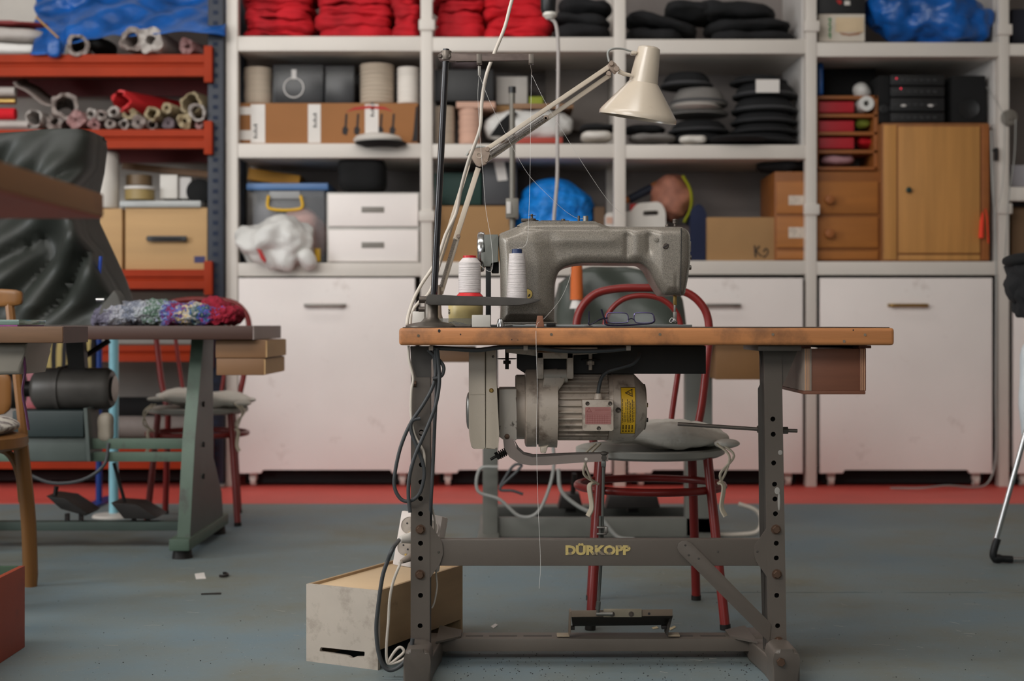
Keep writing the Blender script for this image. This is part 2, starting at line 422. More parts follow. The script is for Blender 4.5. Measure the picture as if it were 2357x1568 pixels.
pile(1117, 1268, 85, -10, 4, red_cloth2, 'the slumped stack behind the cord', 'bright red', G, 7)
G = 'folded black cloths on the top shelf'
def blk(cx, cy, w_, h_, rz, seed, label, d=6.87):
    c = P(cx, cy, d); c.y = d+.2
    M().soft(c, (w_*d/F, .4, h_*d/F), 3.2, .02, 8, seed, 9, rot=Matrix.Rotation(rz, 3, 'Y'), amp2=.006, freq2=26).build('folded_cloth', black_cloth, label=label, cat='cloth', group=G, ang=60)
blk(1345, 66, 130, 38, 0, 1.2, 'black folded cloth lying beside the red stack, lowest one', 6.87)
blk(1340, 38, 136, 26, .12, 2.2, 'black folded cloth in the middle of the heap beside the red stack')
blk(1350, 6, 124, 40, .05, 3.3, 'black folded cloth on top of the heap beside the red stack')
blk(1510, 74, 130, 32, .05, 4.2, 'black folded cloth at the base of the heap right of the third post')
blk(1530, 44, 170, 30, .25, 5.1, 'black folded cloth sloping down to the right in the third bay')
blk(1600, 10, 120, 40, .1, 6.5, 'black folded cloth at the top of the third bay, upper left of the heap')
blk(1740, 78, 196, 26, 0, 7.5, 'broad black folded cloth at the base of the pile by the grey side panel')
blk(1735, 50, 200, 32, -.03, 8.7, 'broad black folded cloth second in the pile by the grey side panel')
blk(1700, 15, 190, 42, .05, 9.9, 'broad black folded cloth topmost in the pile by the grey side panel')
# bay 1 middle: cardboard box with tape, rolls, clear boxes, hat
def tape(parent, px0, px1, py0, py1, d, m, name='tape', label=None):
    return M().pbox(px0, px1, py0, py1, d-.0015, d-.0002).build(name, m, parent, label=label)
dd = 6.88
t = thing('cardboard_box', 'long flat brown cardboard box with white tape and printed tools', 'box', (X(756, dd), dd+.2, zz(330)))
M().box(X(552, dd), X(962, dd), dd, dd+.42, zz(330)+.001, Z(237, dd), .004).build('body', cardboard, t)
for a, b in ((577, 610), (709, 738), (840, 871)): tape(t, a, b, 240, 329, dd, paper)
tape(t, 552, 577, 246, 264, dd, paper); tape(t, 552, 577, 300, 322, dd, paper)
pr = M()
for px in (795, 822, 850, 876, 904):
    pr.pprism([(px-7, 308), (px-7, 296), (px-2, 290), (px, 262), (px+5, 262), (px+3, 292), (px+7, 298), (px+3, 312)], dd-.0012, dd-.0003)
pr.pprism([(949, 322), (952, 300), (957, 245), (962, 245), (962, 326), (945, 326)], dd-.0012, dd-.0003)
pr.build('printed_brush', ink, t, label='black printed shapes of brushes')
pr = M(); pr.pprism([(797, 258), (815, 247), (850, 243), (885, 246), (905, 257), (885, 252), (850, 250), (815, 253)], dd-.0016, dd-.0003).build('printed_arc', red_ink, t, label='red printed arc')
for px, py in ((588, 300), (725, 275), (857, 250)):
    q = M()
    for k in range(5): q.pbox(px-4+(k % 2)*3, px+4, py-14+k*7, py-10+k*7, dd-.0025, dd-.0016)
    q.build('tape_print', ink, t)
    M().soft(P(px+9, py+5, dd-.001), (.014, .001, .022), 2, cuts=3).build('tape_mark', red_ink, t)
def roll(px0, px1, py0, py1, d, m, label, group='cord and tape rolls on the middle shelf', n=9, name='cord_roll', hole=True, catg='roll'):
    x0, x1 = X(px0, d), X(px1, d); r = (x1-x0)/2; z0, z1 = Z(py1, d), Z(py0, d); prof = [(0.001, 0), (r*.9, 0)]
    for i in range(n):
        a = (z1-z0)*i/n; b = (z1-z0)*(i+1)/n
        prof += [(r*.95, a+.001), (r, (a+b)/2), (r*.95, b-.001)]
    prof += [(r*.9, z1-z0), (r*.35, z1-z0), (r*.35, (z1-z0)-.03), (0.001, z1-z0-.03)]
    M().lathe(prof, ((x0+x1)/2, d+r, z0)).build(name, m, label=label, cat=catg, group=group)
roll(555, 622, 152, 236, 6.9, cream, 'crumpled cream roll at the left end on top of the cardboard box', n=2)
roll(823, 905, 143, 236, 6.9, cream, 'tall cream cord roll on the cardboard box, left of the white one', n=10)
roll(912, 964, 152, 236, 6.9, mk('offwhite_cord', (222, 214, 205), .8, var=.06, stretch=(1, 1, 30)), 'off-white cord roll beside the second post', n=8)
roll(1000, 1046, 243, 330, 6.9, cream, 'cream lace roll right of the second post', n=9)
roll(1054, 1106, 248, 330, 6.9, pinkish, 'pinkish lace roll on the middle shelf behind the hanging cord', n=4)
clear = mk('smoky_clear_plastic', (40, 40, 42), .25, var=.1, alpha=.6)
for a, b, c_, lab in ((628, 745, 148, 'smoky transparent box with a round lid mark, on the cardboard box'), (748, 816, 150, 'smoky transparent box right of the one with the round mark')):
    tt = thing('storage_box', lab, 'box', (X((a+b)/2, 6.92), 7.05, Z(236, 6.88)))
    M().box(X(a, 6.92), X(b, 6.92), 6.92, 7.2, Z(236, 6.88)+.001, Z(c_, 6.92), .006).build('body', clear, tt)
    M().box(X(a+6, 6.93), X(b-6, 6.93), 6.93, 7.19, Z(236, 6.88)+.004, Z(c_+22, 6.93), .004).build('contents', mk('dark_contents', (48, 46, 48), .8, var=.3, scale=20), tt)
    if a == 628:
        M().lathe([(.045, 0), (.05, 0), (.05, .003), (.045, .003)], P(676, 202, 6.917), (0, -1, 0), closed=True).build('lid_ring', side_grey, tt)
        M().pbox(671, 682, 160, 182, 6.915, 6.919).build('clasp', side_grey, tt)
t = thing('hat', 'round white-topped hat with black brim hanging over the shelf edge', 'hat', P(872, 332, 6.72))
M().lathe([(0, .05), (.06, .048), (.105, .036), (.118, .02), (.112, .008), (.02, .004)], P(870, 332, 6.77)).build('crown', white_plastic, t)
M().lathe([(0, -.004), (.08, -.012), (.125, .004), (.12, .008), (0, .006)], P(877, 332, 6.77)).build('brim', soft_black, t)
# bay 2 middle
M().pbox(1050, 1140, 234, 248, 6.9, 7.2, .003).build('tray', pinkish, label='flat pinkish box lying on the lace rolls', cat='box')
M().pbox(1142, 1214, 176, 240, 7.05, 7.25, .005).build('carton', mk('pale_carton', (186, 180, 174), .7), label='pale square carton standing at the back behind the white bag', cat='box')
M().pbox(1142, 1200, 242, 330, 7.05, 7.3, .005).build('cardboard_box', cardboard2, label='small tan box below the pale square carton', cat='box')
t = thing('plastic_bag', 'white plastic bag with black stripe lying on the flat red box', 'bag', P(1220, 327, 7))
M().soft(P(1218, 292, 7.0), (.44, .22, .14), 2.6, .03, 9, 3, 12, amp2=.01, freq2=30).build('body', white_bag, t)
M().pprism([(1128, 312), (1165, 312), (1190, 258), (1170, 262), (1150, 280)], 6.872, 6.9, .002).build('stripe', soft_black, t)
M().pbox(1185, 1295, 316, 330, 6.83, 7.2, .003).build('box', mk('red_box', (168, 60, 44), .6), label='flat red box under the white bag', cat='box')
M().soft(P(1372, 316, 6.9), (.15, .2, .05), 3, .006, 20, 2, 6).build('folded_cloth', white_plastic, label='small pale folded cloth left of the third post, middle shelf', cat='cloth')
M().soft(P(1375, 297, 6.98), (.17, .25, .025), 4, .006, 20, 2, 6).build('folded_cloth', black_cloth, label='black flat cloth on the pale cloth left of the third post', cat='cloth')
M().pbox(1255, 1400, 140, 300, 7.3, 7.36, .003).build('board', mk('grey_board', (112, 104, 98), .8), label='grey board leaning at the back of the second bay', cat='board')
M().soft(P(1075, 150, 7.0), (.16, .2, .06), 2.5, .01, 12, 4, 7).build('cap', mk('mauve_felt', (92, 80, 82), .9), label='mauve grey cap on the dark boxes, second bay', cat='hat')
M().pbox(1000, 1136, 160, 233, 6.95, 7.25, .004).build('storage_box', black_plastic, label='black box behind the pole, on the lace rolls', cat='box')
M().pbox(1218, 1250, 222, 240, 6.99, 7.05, .004).build('note', mk('lime', (140, 150, 40), .7), label='small lime green packet behind the white bag', cat='packet')
M().pbox(1200, 1320, 240, 249, 6.95, 7.2, .003).build('wooden_batten', ply_dark, label='thin brown batten lying behind the white bag', cat='batten')
# bay 3 middle: hats
def hat(cx, cy, r, h, m, label, d=6.98, band=None, group='hats stacked on the middle shelf'):
    c = P(cx, cy, d); R = r*d/F; hh = h*d/F
    tt = thing('hat', label, 'hat', c, group)
    M().lathe([(0, hh), (R*.7, hh*.95), (R*.86, hh*.6), (R*.92, hh*.25), (R, .012), (R*.99, 0), (0, .003)], c).build('crown', m, tt)
    M().lathe([(R*.905, hh*.22), (R*.99, hh*.1), (R*1.015, hh*.16), (R*.93, hh*.3)], c, closed=True).build('band', band or mk('dark_grey_ribbon', (72, 72, 74), .7), tt)
felt = mk('black_felt', (20, 20, 22), .95, var=.2)
for i, (cx, cy, r, h, lab) in enumerate(((1755, 331, 78, 22, 'lowest'), (1757, 310, 77, 22, 'second from the bottom'), (1758, 288, 76, 26, 'third from the bottom'), (1758, 262, 75, 34, 'fourth from the bottom'), (1760, 228, 74, 34, 'fifth from the bottom, with the pale card'), (1745, 196, 66, 18, 'topmost'))):
    hat(cx, cy, r, h, felt, 'black felt hat, %s in the right stack' % lab)
M().pbox(1740, 1794, 183, 213, 6.815, 6.818).build('card', paper, label='pale pink blank card on the tall black hat stack', cat='card')
g2 = mk('grey_felt', (120, 116, 112), .9)
for cx, cy, r, h, m, lab in ((1608, 331, 70, 22, felt, 'black hat, lowest in the left hat stack'), (1608, 309, 70, 28, felt, 'black hat, second in the left hat stack'),
                          (1605, 268, 70, 22, g2, 'grey upturned hat with white lining in left stack'), (1608, 246, 66, 40, g2, 'domed grey hat above the white lining'),
                          (1580, 204, 60, 34, felt, 'black hat topmost in the left hat stack')):
    hat(cx, cy, r, h, m, lab)
M().lathe([(0, .0), (.10, .004), (.128, .016), (.1, .03), (0, .036)], P(1600, 256, 6.9)).build('hat_lining', white_plastic, label='white round lining disc in the left hat stack', cat='hat')
t = thing('hat_brim', 'flat black disc with a rim lying in front of the hat stacks', 'hat', P(1690, 333, 6.76))
M().lathe([(0, .03), (.12, .022), (.14, .01), (.13, .002), (0, 0)], P(1698, 327, 6.84)).build('disc', felt, t)
M().soft(P(1595, 322, 6.86), (.13, .1, .035), 3, .008, 20, 4, 7).build('folded_cloth', white_plastic, label='small white folded piece in front of the left hat stack', cat='cloth')
M().soft(P(1500, 320, 6.9), (.23, .2, .04), 3, .01, 14, 5, 8).build('folded_cloth', g2, label='grey folded piece right of the third post, middle shelf', cat='cloth')
M().soft(P(1485, 300, 7.05), (.2, .2, .04), 3, .01, 14, 6, 8).build('folded_cloth', black_cloth, label='black cloth lying on the grey piece, middle shelf', cat='cloth')
# bay 4
t = thing('box', 'black box with red and white marks on top of the cream carton', 'box', P(1938, 32, 6.88))
M().pbox(1884, 1992, -50, 31, 6.88, 7.2, .004).build('body', black_plastic, t)
M().pprism([(1924, 0), (1936, 0), (1938, 8), (1932, 10)], 6.876, 6.88).build('mark', red_ink, t)
M().pbox(1944, 1957, 2, 12, 6.876, 6.88, .002).build('mark', white_plastic, t)
t = thing('carton', 'cream cardboard carton with green vertical writing and a beige panel', 'box', P(1938, 97, 6.86))
M().pbox(1884, 1991, 32, 96, 6.87, 7.2, .004).build('body', mk('cream_card', (208, 198, 184), .8), t)
M().pbox(1924, 1988, 40, 74, 6.867, 6.87, .001).build('panel', mk('beige_card', (214, 190, 156), .8), t)
M().pprism([(1932, 75), (1955, 78), (1985, 74), (1975, 80), (1955, 82), (1938, 80)], 6.866, 6.869).build('mark', mk('rust_ink', (160, 110, 80), .8), t)
q = M()
for k in range(8): q.pbox(1907+(k % 2)*2, 1914-(k % 3), 42+k*6, 46+k*6, 6.867, 6.87)
q.build('green_writing', mk('green_ink', (60, 140, 80), .8), t)
M().soft(P(2133, 48, 6.95), (.60, .36, .22), 3, .05, 6, 8, 26, amp2=.03, freq2=17, rot=Matrix.Rotation(.12, 3, 'Y'), zmin=zz(97)+.001).build('plastic_bag', blue_plastic, label='blue plastic sack lying on the top shelf at the right', cat='bag')
t = thing('wooden_cabinet', 'oak veneer cabinet with one door on the white shelving', 'cabinet', P(2153, 601, 6.84))
a = 6.83
M().box(X(2030, a), X(2278, a), a, a+.42, zz(602)+.001, Z(283, a), .006).build('body', mk('oak_side', (140, 90, 50), .5, var=.1, scale=5, stretch=(6, 6, .4)), t)
M().pbox(2068, 2256, 291, 583, a-.012, a, .003).build('door', oak, t)
M().pbox(2034, 2064, 288, 598, a-.008, a, .002).build('frame', oak, t); M().pbox(2259, 2277, 288, 598, a-.008, a, .002).build('frame', oak_dark, t)
M().pbox(2068, 2256, 587, 599, a-.008, a, .002).build('frame', oak, t)
M().lathe([(.004, 0), (.012, .006), (.014, .016), (0, .022)], P(2090, 438, a-.012), (0, -1, 0)).build('knob', mk('green_bronze', (44, 62, 56), .4, .5), t, label='dark green knob')
t = thing('tassel', 'bright orange-red tassel hanging on the oak cabinet', 'tassel', P(2262, 545, 6.8))
tas = mk('orange_tassel', (238, 60, 30), .7)
M().tube([P(2262, 490, 6.80), P(2260, 510, 6.80), P(2258, 548, 6.80)], [.004, .010, .012], 8).build('tuft', tas, t)
M().tube([P(2262, 490, 6.80), P(2268, 480, 6.805), P(2272, 500, 6.80), P(2275, 560, 6.80)], .003, 6).build('cord', tas, t)
t = thing('stereo', 'black stack of stereo components on the oak cabinet', 'stereo', P(2112, 282, 6.9))
for i, (y0, y1) in enumerate(((172, 196), (199, 222), (225, 256), (259, 281))):
    pl = M().pbox(2050, 2174, y0, y1, 6.88, 7.15, .003).build('component', black_plastic, t)
    q = M()
    for k in range(7): q.pbox(2058+k*15, 2066+k*15, (y0+y1)/2-2, (y0+y1)/2+2, 6.876, 6.88)
    q.build('buttons', mk('dark_buttons', (52, 52, 54), .4), pl)
for px, py in ((2064, 180), (2074, 203)):
    rl = mk('red_led', (255, 40, 60), .5); rl.node_tree.nodes['Principled BSDF'].inputs['Emission Color'].default_value = (1, .05, .1, 1); rl.node_tree.nodes['Principled BSDF'].inputs['Emission Strength'].default_value = 1
    M().pbox(px-1, px+1, py-1, py+2, 6.872, 6.88).build('light', rl, t)
for px in (2080, 2142): M().soft(P(px, 243, 6.876), (.028, .004, .012), 2, cuts=3).build('dial', side_grey, t)
for a, b, lab in ((2022, 2048, 'narrow black loudspeaker left of the stereo'), (2190, 2269, 'black loudspeaker right of the stereo')):
    tt = thing('loudspeaker', lab, 'loudspeaker', P((a+b)/2, 282, 6.9), 'loudspeakers on the oak cabinet')
    M().pbox(a, b, 174, 282, 6.9, 7.15, .004).build('body', soft_black, tt)
    M().lathe([(.0, .0), (.012, .004), (min(.045, (b-a)*.0009), .001), (min(.05, (b-a)*.001), .004), (min(.05, (b-a)*.001), 0)], P((a+b)/2, 250, 6.9), (0, -1, 0)).build('cone', black_plastic, tt)
M().pbox(1898, 2016, 138, 219, 7.12, 7.3, .01).build('bundle', soft_black, label='black bundle behind the paper roll, left of the stereo', cat='bundle')
t = thing('letter_tray_rack', 'orange wooden rack with red trays and small shelves', 'rack', P(1952, 388, 6.86))
a = 6.9
for y in (220, 262, 303, 345, 384): M().pbox(1884, 2020, y, y+8, a, a+.3, .002).build('shelf', oak_dark, t)
M().pbox(2012, 2021, 220, 390, a, a+.3, .002).build('side', oak_dark, t); M().pbox(1876, 1884, 220, 390, a, a+.3, .002).build('side', oak_dark, t)
M().pbox(1884, 2012, 222, 388, a+.29, a+.3).build('back', back_grey, t)
for y in (234, 278, 317):
    M().pbox(1885, 1966, y, y+25, a+.001, a+.25, .004).build('tray', mk('red_tray', (176, 26, 40), .5), t, label='red tray')
M().lathe([(.036, 0), (.036, .22), (.014, .22), (.014, 0), (.025, -.002)], P(1995, 238, 6.87), (0, 1, 0), closed=True).build('paper_roll', white_bag, label='white paper roll on the wooden rack', cat='roll')
M().soft(P(1985, 208, 7.0), (.085, .08, .08), 1.7, .02, 12, 2, 10, rot=Matrix.Rotation(.5, 3, 'Y')).build('paper_cone', white_bag, label='crumpled white paper above the paper roll', cat='paper')
M().soft(P(1985, 285, 7.0), (.07, .1, .05), 2.5, .01, 20, 1, 6).build('fabric_scrap', mk('olive_scrap', (120, 130, 40), .8), label='olive green scrap in the wooden rack', cat='cloth')
M().soft(P(1990, 328, 7.0), (.08, .1, .05), 2.5, .012, 20, 2, 6).build('fabric_scrap', red_cloth2, label='bright red scrap in the wooden rack', cat='cloth')
M().soft(P(1925, 370, 7.0), (.16, .12, .05), 2.5, .015, 16, 2, 6).build('fabric_scrap', mk('pink_scrap', (196, 150, 158), .8), label='pink scraps at the bottom of the wooden rack', cat='cloth')
M().pbox(1884, 1896, 145, 218, 6.95, 7.1, .01).build('bottle', blue_plastic, label='blue container standing left on the wooden rack', cat='bottle')
t = thing('chest_of_drawers', 'orange-brown wooden chest of drawers behind the fourth post', 'chest of drawers', P(1904, 600, 6.86))
a = 6.87
M().box(X(1783, a), X(2026, a), a, a+.4, zz(600)+.001, Z(395, a), .005).build('body', mk('chest_wood', (146, 88, 40), .5, var=.1, scale=5, stretch=(.5, 6, 6)), t)
for i, (y0, y1) in enumerate(((418, 492), (499, 570), (578, 597))):
    dr = M().pbox(1788, 2021, y0, y1, a-.012, a, .003).build('drawer', mk('drawer_front', (164, 102, 44), .5, var=.1, scale=5, stretch=(.5, 6, 6)), t)
    if i < 2:
        M().lathe([(.009, 0), (.010, .012), (.023, .026), (.021, .042), (0, .046)], P(1906, (460, 538)[i], a-.012), (0, -1, 0)).build('knob', oak_dark, dr)
        M().pbox(1815, 1858, (450, 523)[i], (472, 548)[i], a-.0135, a-.012).build('paper_label', mk('label_paper', (200, 186, 172), .8, var=.15, scale=60), dr, label='small pale paper label')
M().soft(P(1800, 384, 7.0), (.25, .2, .05), 2.6, .02, 12, 9, 9).build('folded_cloth', black_cloth, label='dark crumpled cloth on top of the chest of drawers', cat='cloth')
# bay 1 lower
t = thing('storage_box', 'clear storage box with blue lid, yellow handle and pink cloth inside', 'box', P(660, 605, 6.95))
cl2 = mk('clear_plastic', (170, 172, 176), .2, var=.05, alpha=.28)
a = 6.9
M().box(X(580, a), X(748, a), a, a+.38, zz(605)+.002, Z(436, a), .01).build('tub', cl2, t)
M().box(X(568, a), X(756, a), a-.015, a+.4, Z(438, a), Z(422, a), .006).build('lid', mk('blue_lid', (70, 110, 160), .4), t)
M().pbox(620, 690, 440, 458, a-.012, a, .004).build('latch', mk('grey_latch', (150, 150, 150), .5), t)
M().tube(cat([P(618, 450, a-.02), P(616, 475, a-.02), P(628, 482, a-.02), P(655, 484, a-.02), P(684, 482, a-.02), P(696, 475, a-.02), P(692, 450, a-.02)], 4), .007, 8).build('handle', mk('yellow_plastic', (226, 176, 30), .4), t)
M().pbox(724, 737, 572, 602, a-.01, a+.02, .003).build('latch', MATS['yellow_plastic'], t)
M().soft(P(695, 545, a+.19), (.22, .34, .26), 3, .03, 10, 3, 9).build('cloth', mk('pink_cloth', (222, 170, 158), .85), t, label='pink cloth inside')
M().soft(P(620, 530, a+.19), (.13, .34, .28), 4, .01, 10, 3, 6).build('cloth', mk('grey_cloth', (110, 108, 112), .85), t, label='grey cloth inside')
M().box(X(570, 7.1), X(690, 7.1), 7.1, 7.25, Z(422, 7.1), Z(395, 7.1), .004, rot=Matrix.Rotation(.15, 3, 'Y')).build('case', mk('mustard_case', (196, 136, 30), .6), label='mustard yellow case behind the blue lid', cat='case')
t = thing('plastic_bag', 'white carrier bag with a red mark slumping over the shelf edge', 'bag', P(633, 605, 6.84))
q = M().soft(P(630, 562, 6.80), (.36, .26, .2), 2.5, .06, 9, 11, 26, amp2=.018, freq2=20, rot=Matrix.Rotation(.18, 3, 'Y'))
q.soft(P(706, 598, 6.74), (.07, .1, .11), 2.5, .02, 14, 2, 8, rot=Matrix.Rotation(-.5, 3, 'Y')).build('body', white_bag, t, ang=50)
M().pprism([(590, 572), (600, 575), (612, 598), (610, 606), (600, 596), (596, 584)], 6.652, 6.668, .002).build('red_mark', red_ink, t)
t = thing('drawer_unit', 'white two-drawer unit beside the clear storage box', 'drawers', P(860, 605, 6.85))
a = 6.84
M().box(X(752, a), X(966, a), a, a+.42, zz(605)+.001, Z(443, a), .004).build('body', mk('grey_white', (190, 186, 180), .6), t)
for y0, y1 in ((447, 521), (529, 602)):
    dr = M().pbox(756, 962, y0, y1, a-.014, a, .003).build('drawer', door_white, t)
    yc = (y0+y1)/2-1
    M().pbox(832, 884, yc-7, yc+6, a-.018, a-.014, .002).build('handle', mk('recess_grey', (128, 122, 114), .5), dr)
M().pbox(836, 880, 485, 486, 0.1+a, .11+a)
M().soft(P(835, 405, 6.98), (.23, .26, .16), 5, .008, 9, 2, 8).build('bag', soft_black, label='matt black bundle on the white two-drawer unit', cat='bag')
# bay 2 lower
M().pbox(1000, 1108, 398, 472, 7.0, 7.3, .006).build('storage_box', mk('dark_green', (24, 62, 54), .6), label='dark green box on the tan board boxes', cat='box')
t = thing('cardboard_box', 'wide tan cardboard box behind the handwheel of the machine', 'box', P(1090, 603, 6.9))
M().box(X(1000, 6.9), X(1182, 6.9), 6.9, 7.25, zz(603)+.001, Z(474, 6.9), .004).build('body', cardboard2, t)
M().pbox(1172, 1180, 500, 520, 6.896, 6.9).build('stain', ink, t)
t = thing('storage_box', 'dark grey bin with a white label strip above the tan box', 'box', P(1150, 472, 7))
M().pbox(1112, 1190, 372, 472, 6.98, 7.3, .008).build('body', mk('dark_grey_bin', (62, 62, 66), .5), t)
M().pprism([(1135, 365), (1160, 365), (1168, 415), (1146, 417)], 6.972, 6.98).build('paper_label', paper, t)
bz = M()
secs = []
for i in range(29):
    u = i/28; z = zz(603)+.002+u*(Z(405, 6.95)-zz(603))
    wq = .188*(.94+.06*math.sin(u*3))*math.sqrt(max(.004, 1-max(0, (u-.5)/.5)**2.6))
    secs.append((z, X(1276, 7)-wq, X(1276, 7)+wq, 7.05-wq*.9, 7.05+wq*.9))
bz.loft(secs, 96, 2.4, .02, 11, 2)
for v in bz.b.verts:
    q_ = v.co-Vector((X(1276, 7), 7.05, v.co.z)); v.co += q_*(.22*noise.noise(Vector((v.co.x*5, v.co.y*5, v.co.z*16)))+.1*noise.noise(v.co*30))
bz.build('rubbish_bag', sky_plastic, label='bright blue rounded bag behind the sewing machine arm', cat='bag')
M().pbox(1367, 1392, 476, 600, 7.0, 7.2, .004).build('cardboard_box', mk('brown_card', (110, 84, 62), .8), label='narrow brown box right of the bright blue bag', cat='box')
t = thing('jerrycan', 'white plastic jerrycan behind the third post, handle on top', 'container', P(1465, 601, 6.9))
jc = [(1394, 490, 8), (1452, 487, 6), (1466, 468, 12), (1520, 464, 14), (1532, 485, 10), (1534, 601, 4), (1394, 601, 4)]
d = 6.9
outer = roundpoly([(X(p[0], d), Z(p[1], d), p[2]*d/F) for p in jc], 0)
hole = roundpoly([(X(p[0], d), Z(p[1], d), 6*d/F) for p in ((1480, 486), (1515, 484), (1517, 495), (1480, 497))], 0)
M().plate(outer, [hole[::-1]], d, d+.16).build('body', white_plastic, t)
M().cyl(P(1460, 486, 6.98), P(1460, 470, 6.98), .022).build('cap', red_ink, t, label='red cap')
M().pbox(1396, 1410, 500, 515, 6.896, 6.9).build('carton_print', pinkish, t)
# bay 3 lower
t = thing('tube_bundle', 'orange-brown tube with a navy wrap slanting up to the right', 'tube', P(1480, 460, 7))
M().cyl(P(1440, 462, 7.0), P(1545, 408, 7.05), .017).build('tube', oak_dark, t); M().cyl(P(1448, 460, 6.995), P(1500, 433, 7.015), .021).build('wrap', blue_steel, t)
t = thing('ball_bag', 'coppery brown crumpled ball bag with a yellow-green stripe', 'bag', P(1548, 600, 7))
M().soft(P(1545, 455, 7.03), (.2, .2, .24), 2.1, .02, 14, 3, 10, amp2=.01).build('body', mk('copper_cloth', (160, 104, 84), .7, var=.3, scale=18), t)
M().tube(cat([P(1572, 405, 6.96), P(1590, 440, 6.95), P(1590, 480, 6.95), P(1575, 512, 6.96)], 5), .018, 8, flat=.4).build('stripe', mk('yellow_green', (168, 172, 30), .7), t)
M().soft(P(1560, 560, 7.03), (.22, .2, .17), 4, .01, 8, 1, 7).build('cloth_bundle', mk('grey_bundle', (84, 72, 70), .9), label='grey-brown bundle under the coppery ball bag', cat='bundle')
M().pprism([(1590, 480, 20), (1612, 465, 18), (1627, 490, 12), (1627, 601), (1585, 601)], 6.92, 7.1, .008, .001).build('bag', mk('navy_cloth', (26, 34, 62), .9), label='navy blue upright bag beside the pale cardboard box', cat='bag')
t = thing('cardboard_box', 'pale cardboard box with dark handwriting beside the chest of drawers', 'box', P(1706, 600, 6.9))
M().box(X(1628, 6.88), X(1784, 6.88), 6.88, 7.25, zz(600)+.001, Z(500, 6.88), .004).build('body', cardboard2, t)
q = M(); q.tube([P(1737, 565, 6.878), P(1739, 592, 6.878)], .004, 5); q.tube([P(1748, 566, 6.878), P(1740, 578, 6.878), P(1752, 590, 6.878)], .0035, 5)
q.tube(cat([P(1757, 580, 6.878), P(1763, 572, 6.878), P(1768, 580, 6.878), P(1760, 592, 6.878), P(1756, 588, 6.878)], 4), .003, 5)
q.build('handwriting', ink, t)
# bay 5
M().pbox(2330, 2420, 20, 99, 6.95, 7.2, .006).build('storage_box', mk('navy_box', (22, 26, 44), .6), label='dark navy box on the top shelf at the right edge', cat='box')
M().pbox(2328, 2420, 380, 429, 6.9, 7.2, .004).build('carton', mk('lilac_card', (170, 166, 172), .7), label='pale carton on the middle shelf at the right edge', cat='box')
M().pbox(2328, 2420, 476, 601, 6.9, 7.2, .004).build('cardboard_box', mk('brown_card2', (120, 92, 66), .8), label='brown box on the lower shelf at the right edge', cat='box')
M().pbox(2328, 2420, 463, 475, 6.86, 7.2, .003).build('lid', soft_black, label='black flat lid at the right edge', cat='lid')
# pulley with cords on the right post
t = thing('pulley', 'grey pulley wheel with cords on the right post', 'pulley', P(2320, 272, 6.76))
M().lathe([(0, 0), (.03, 0), (.038, -.006), (.038, -.010), (.03, -.014), (.03, -.02), (.037, -.026), (.012, -.03), (.01, -.036), (0, -.036)], P(2320, 272, 6.79), (0, 1, 0)).build('wheel', mk('pulley_grey', (122, 116, 108), .5, .3), t)
M().tube(cat([P(2270, 200, 6.9), P(2300, 245, 6.77), P(2312, 285, 6.75), P(2308, 420, 6.74), P(2292, 500, 6.74)], 5), .0015, 5).build('cord', grey_cable, t)
M().tube(cat([P(2338, 275, 6.75), P(2335, 360, 6.75), P(2322, 460, 6.75), P(2312, 620, 6.75)], 5), .003, 5).build('cord', grey_cable, t)
M().tube(cat([P(2281, 300, 6.74), P(2284, 420, 6.74), P(2290, 500, 6.74), P(2293, 620, 6.74), P(2292, 900, 6.74), P(2292, 1050, 6.74), P(2275, 1110, 6.73), P(2240, 1122, 6.7), P(2180, 1118, 6.65), P(2120, 1124, 6.6), P(2050, 1124, 6.72)], 6), .0045, 6).build('cable', grey_cable, label='grey cable running down the right post to the floor', cat='cable')
t = thing('wall_hook', 'small black hook on the grey side panel', 'hook', P(2295, 350, 6.8))
M().pbox(2290, 2298, 340, 370, 6.78, 6.80, .002).build('hook', black_plastic, t); M().pbox(2281, 2292, 344, 349, 6.78, 6.79).build('arm', black_plastic, t)
# ---------------------------------------------------------------- orange and blue rack at the left
R0 = 6.76
t = thing('pallet_rack', 'navy and orange steel rack holding rolls and boxes', 'rack', (X(200, R0), 7.05, 0))
for px in (478, -420):
    for y in (R0, 7.3): 
        u = M(); u.box(X(px, R0), X(px+36, R0), y, y+.06, .02, 3.0, .004)
        for k in range(34):
            pass
        u.build('upright', blue_steel, t)
        M().box(X(px, R0)-.01, X(px+36, R0)+.01, y-.02, y+.08, 0, .02, .003).build('foot_plate', steel, t)
    for z in (.4, 1.2, 2.0): M().cyl((X(px+18, R0), R0+.04, z), (X(px+18, R0), 7.32, z+.35), .012).build('brace', blue_steel, t)
for k in range(46):
    z = .1+k*.05
    if Z(1110, R0) < z: M().box(X(490, R0), X(502, R0), R0-.001, R0+.001, z, z+.02).build('slot', mk('slot_dark', (22, 34, 56), .8), t)
def beam(y0, y1, back=True):
    h = y1-y0; z1 = Z(y0, R0); z0 = Z(y1, R0); hm = (z1-z0)
    prof = [(R0-.03, z1), (R0-.03, z1-hm*.36), (R0-.018, z1-hm*.42), (R0-.018, z1-hm*.5), (R0-.034, z1-hm*.58), (R0-.034, z0), (R0+.02, z0), (R0+.02, z1)]
    M().prism(prof, X(-420, R0), X(478, R0), 0, axis='x').build('beam', orange_steel, t, ang=20)
    M().prism([(7.3+(q[0]-R0)*-1+.03, q[1]-.0) for q in prof], X(-420, R0), X(478, R0), 0, axis='x').build('beam', dark_red, t, ang=20)
    M().box(X(470, R0-.03), X(489, R0-.03), R0-.04, R0, z0-.03, z1+.04, .004).build('beam_connector', orange_steel, t)
    M().box(X(-410, R0), X(476, R0), R0+.02, 7.3, z1-.02, z1).build('deck', mk('rack_deck', (120, 100, 84), .8), t)
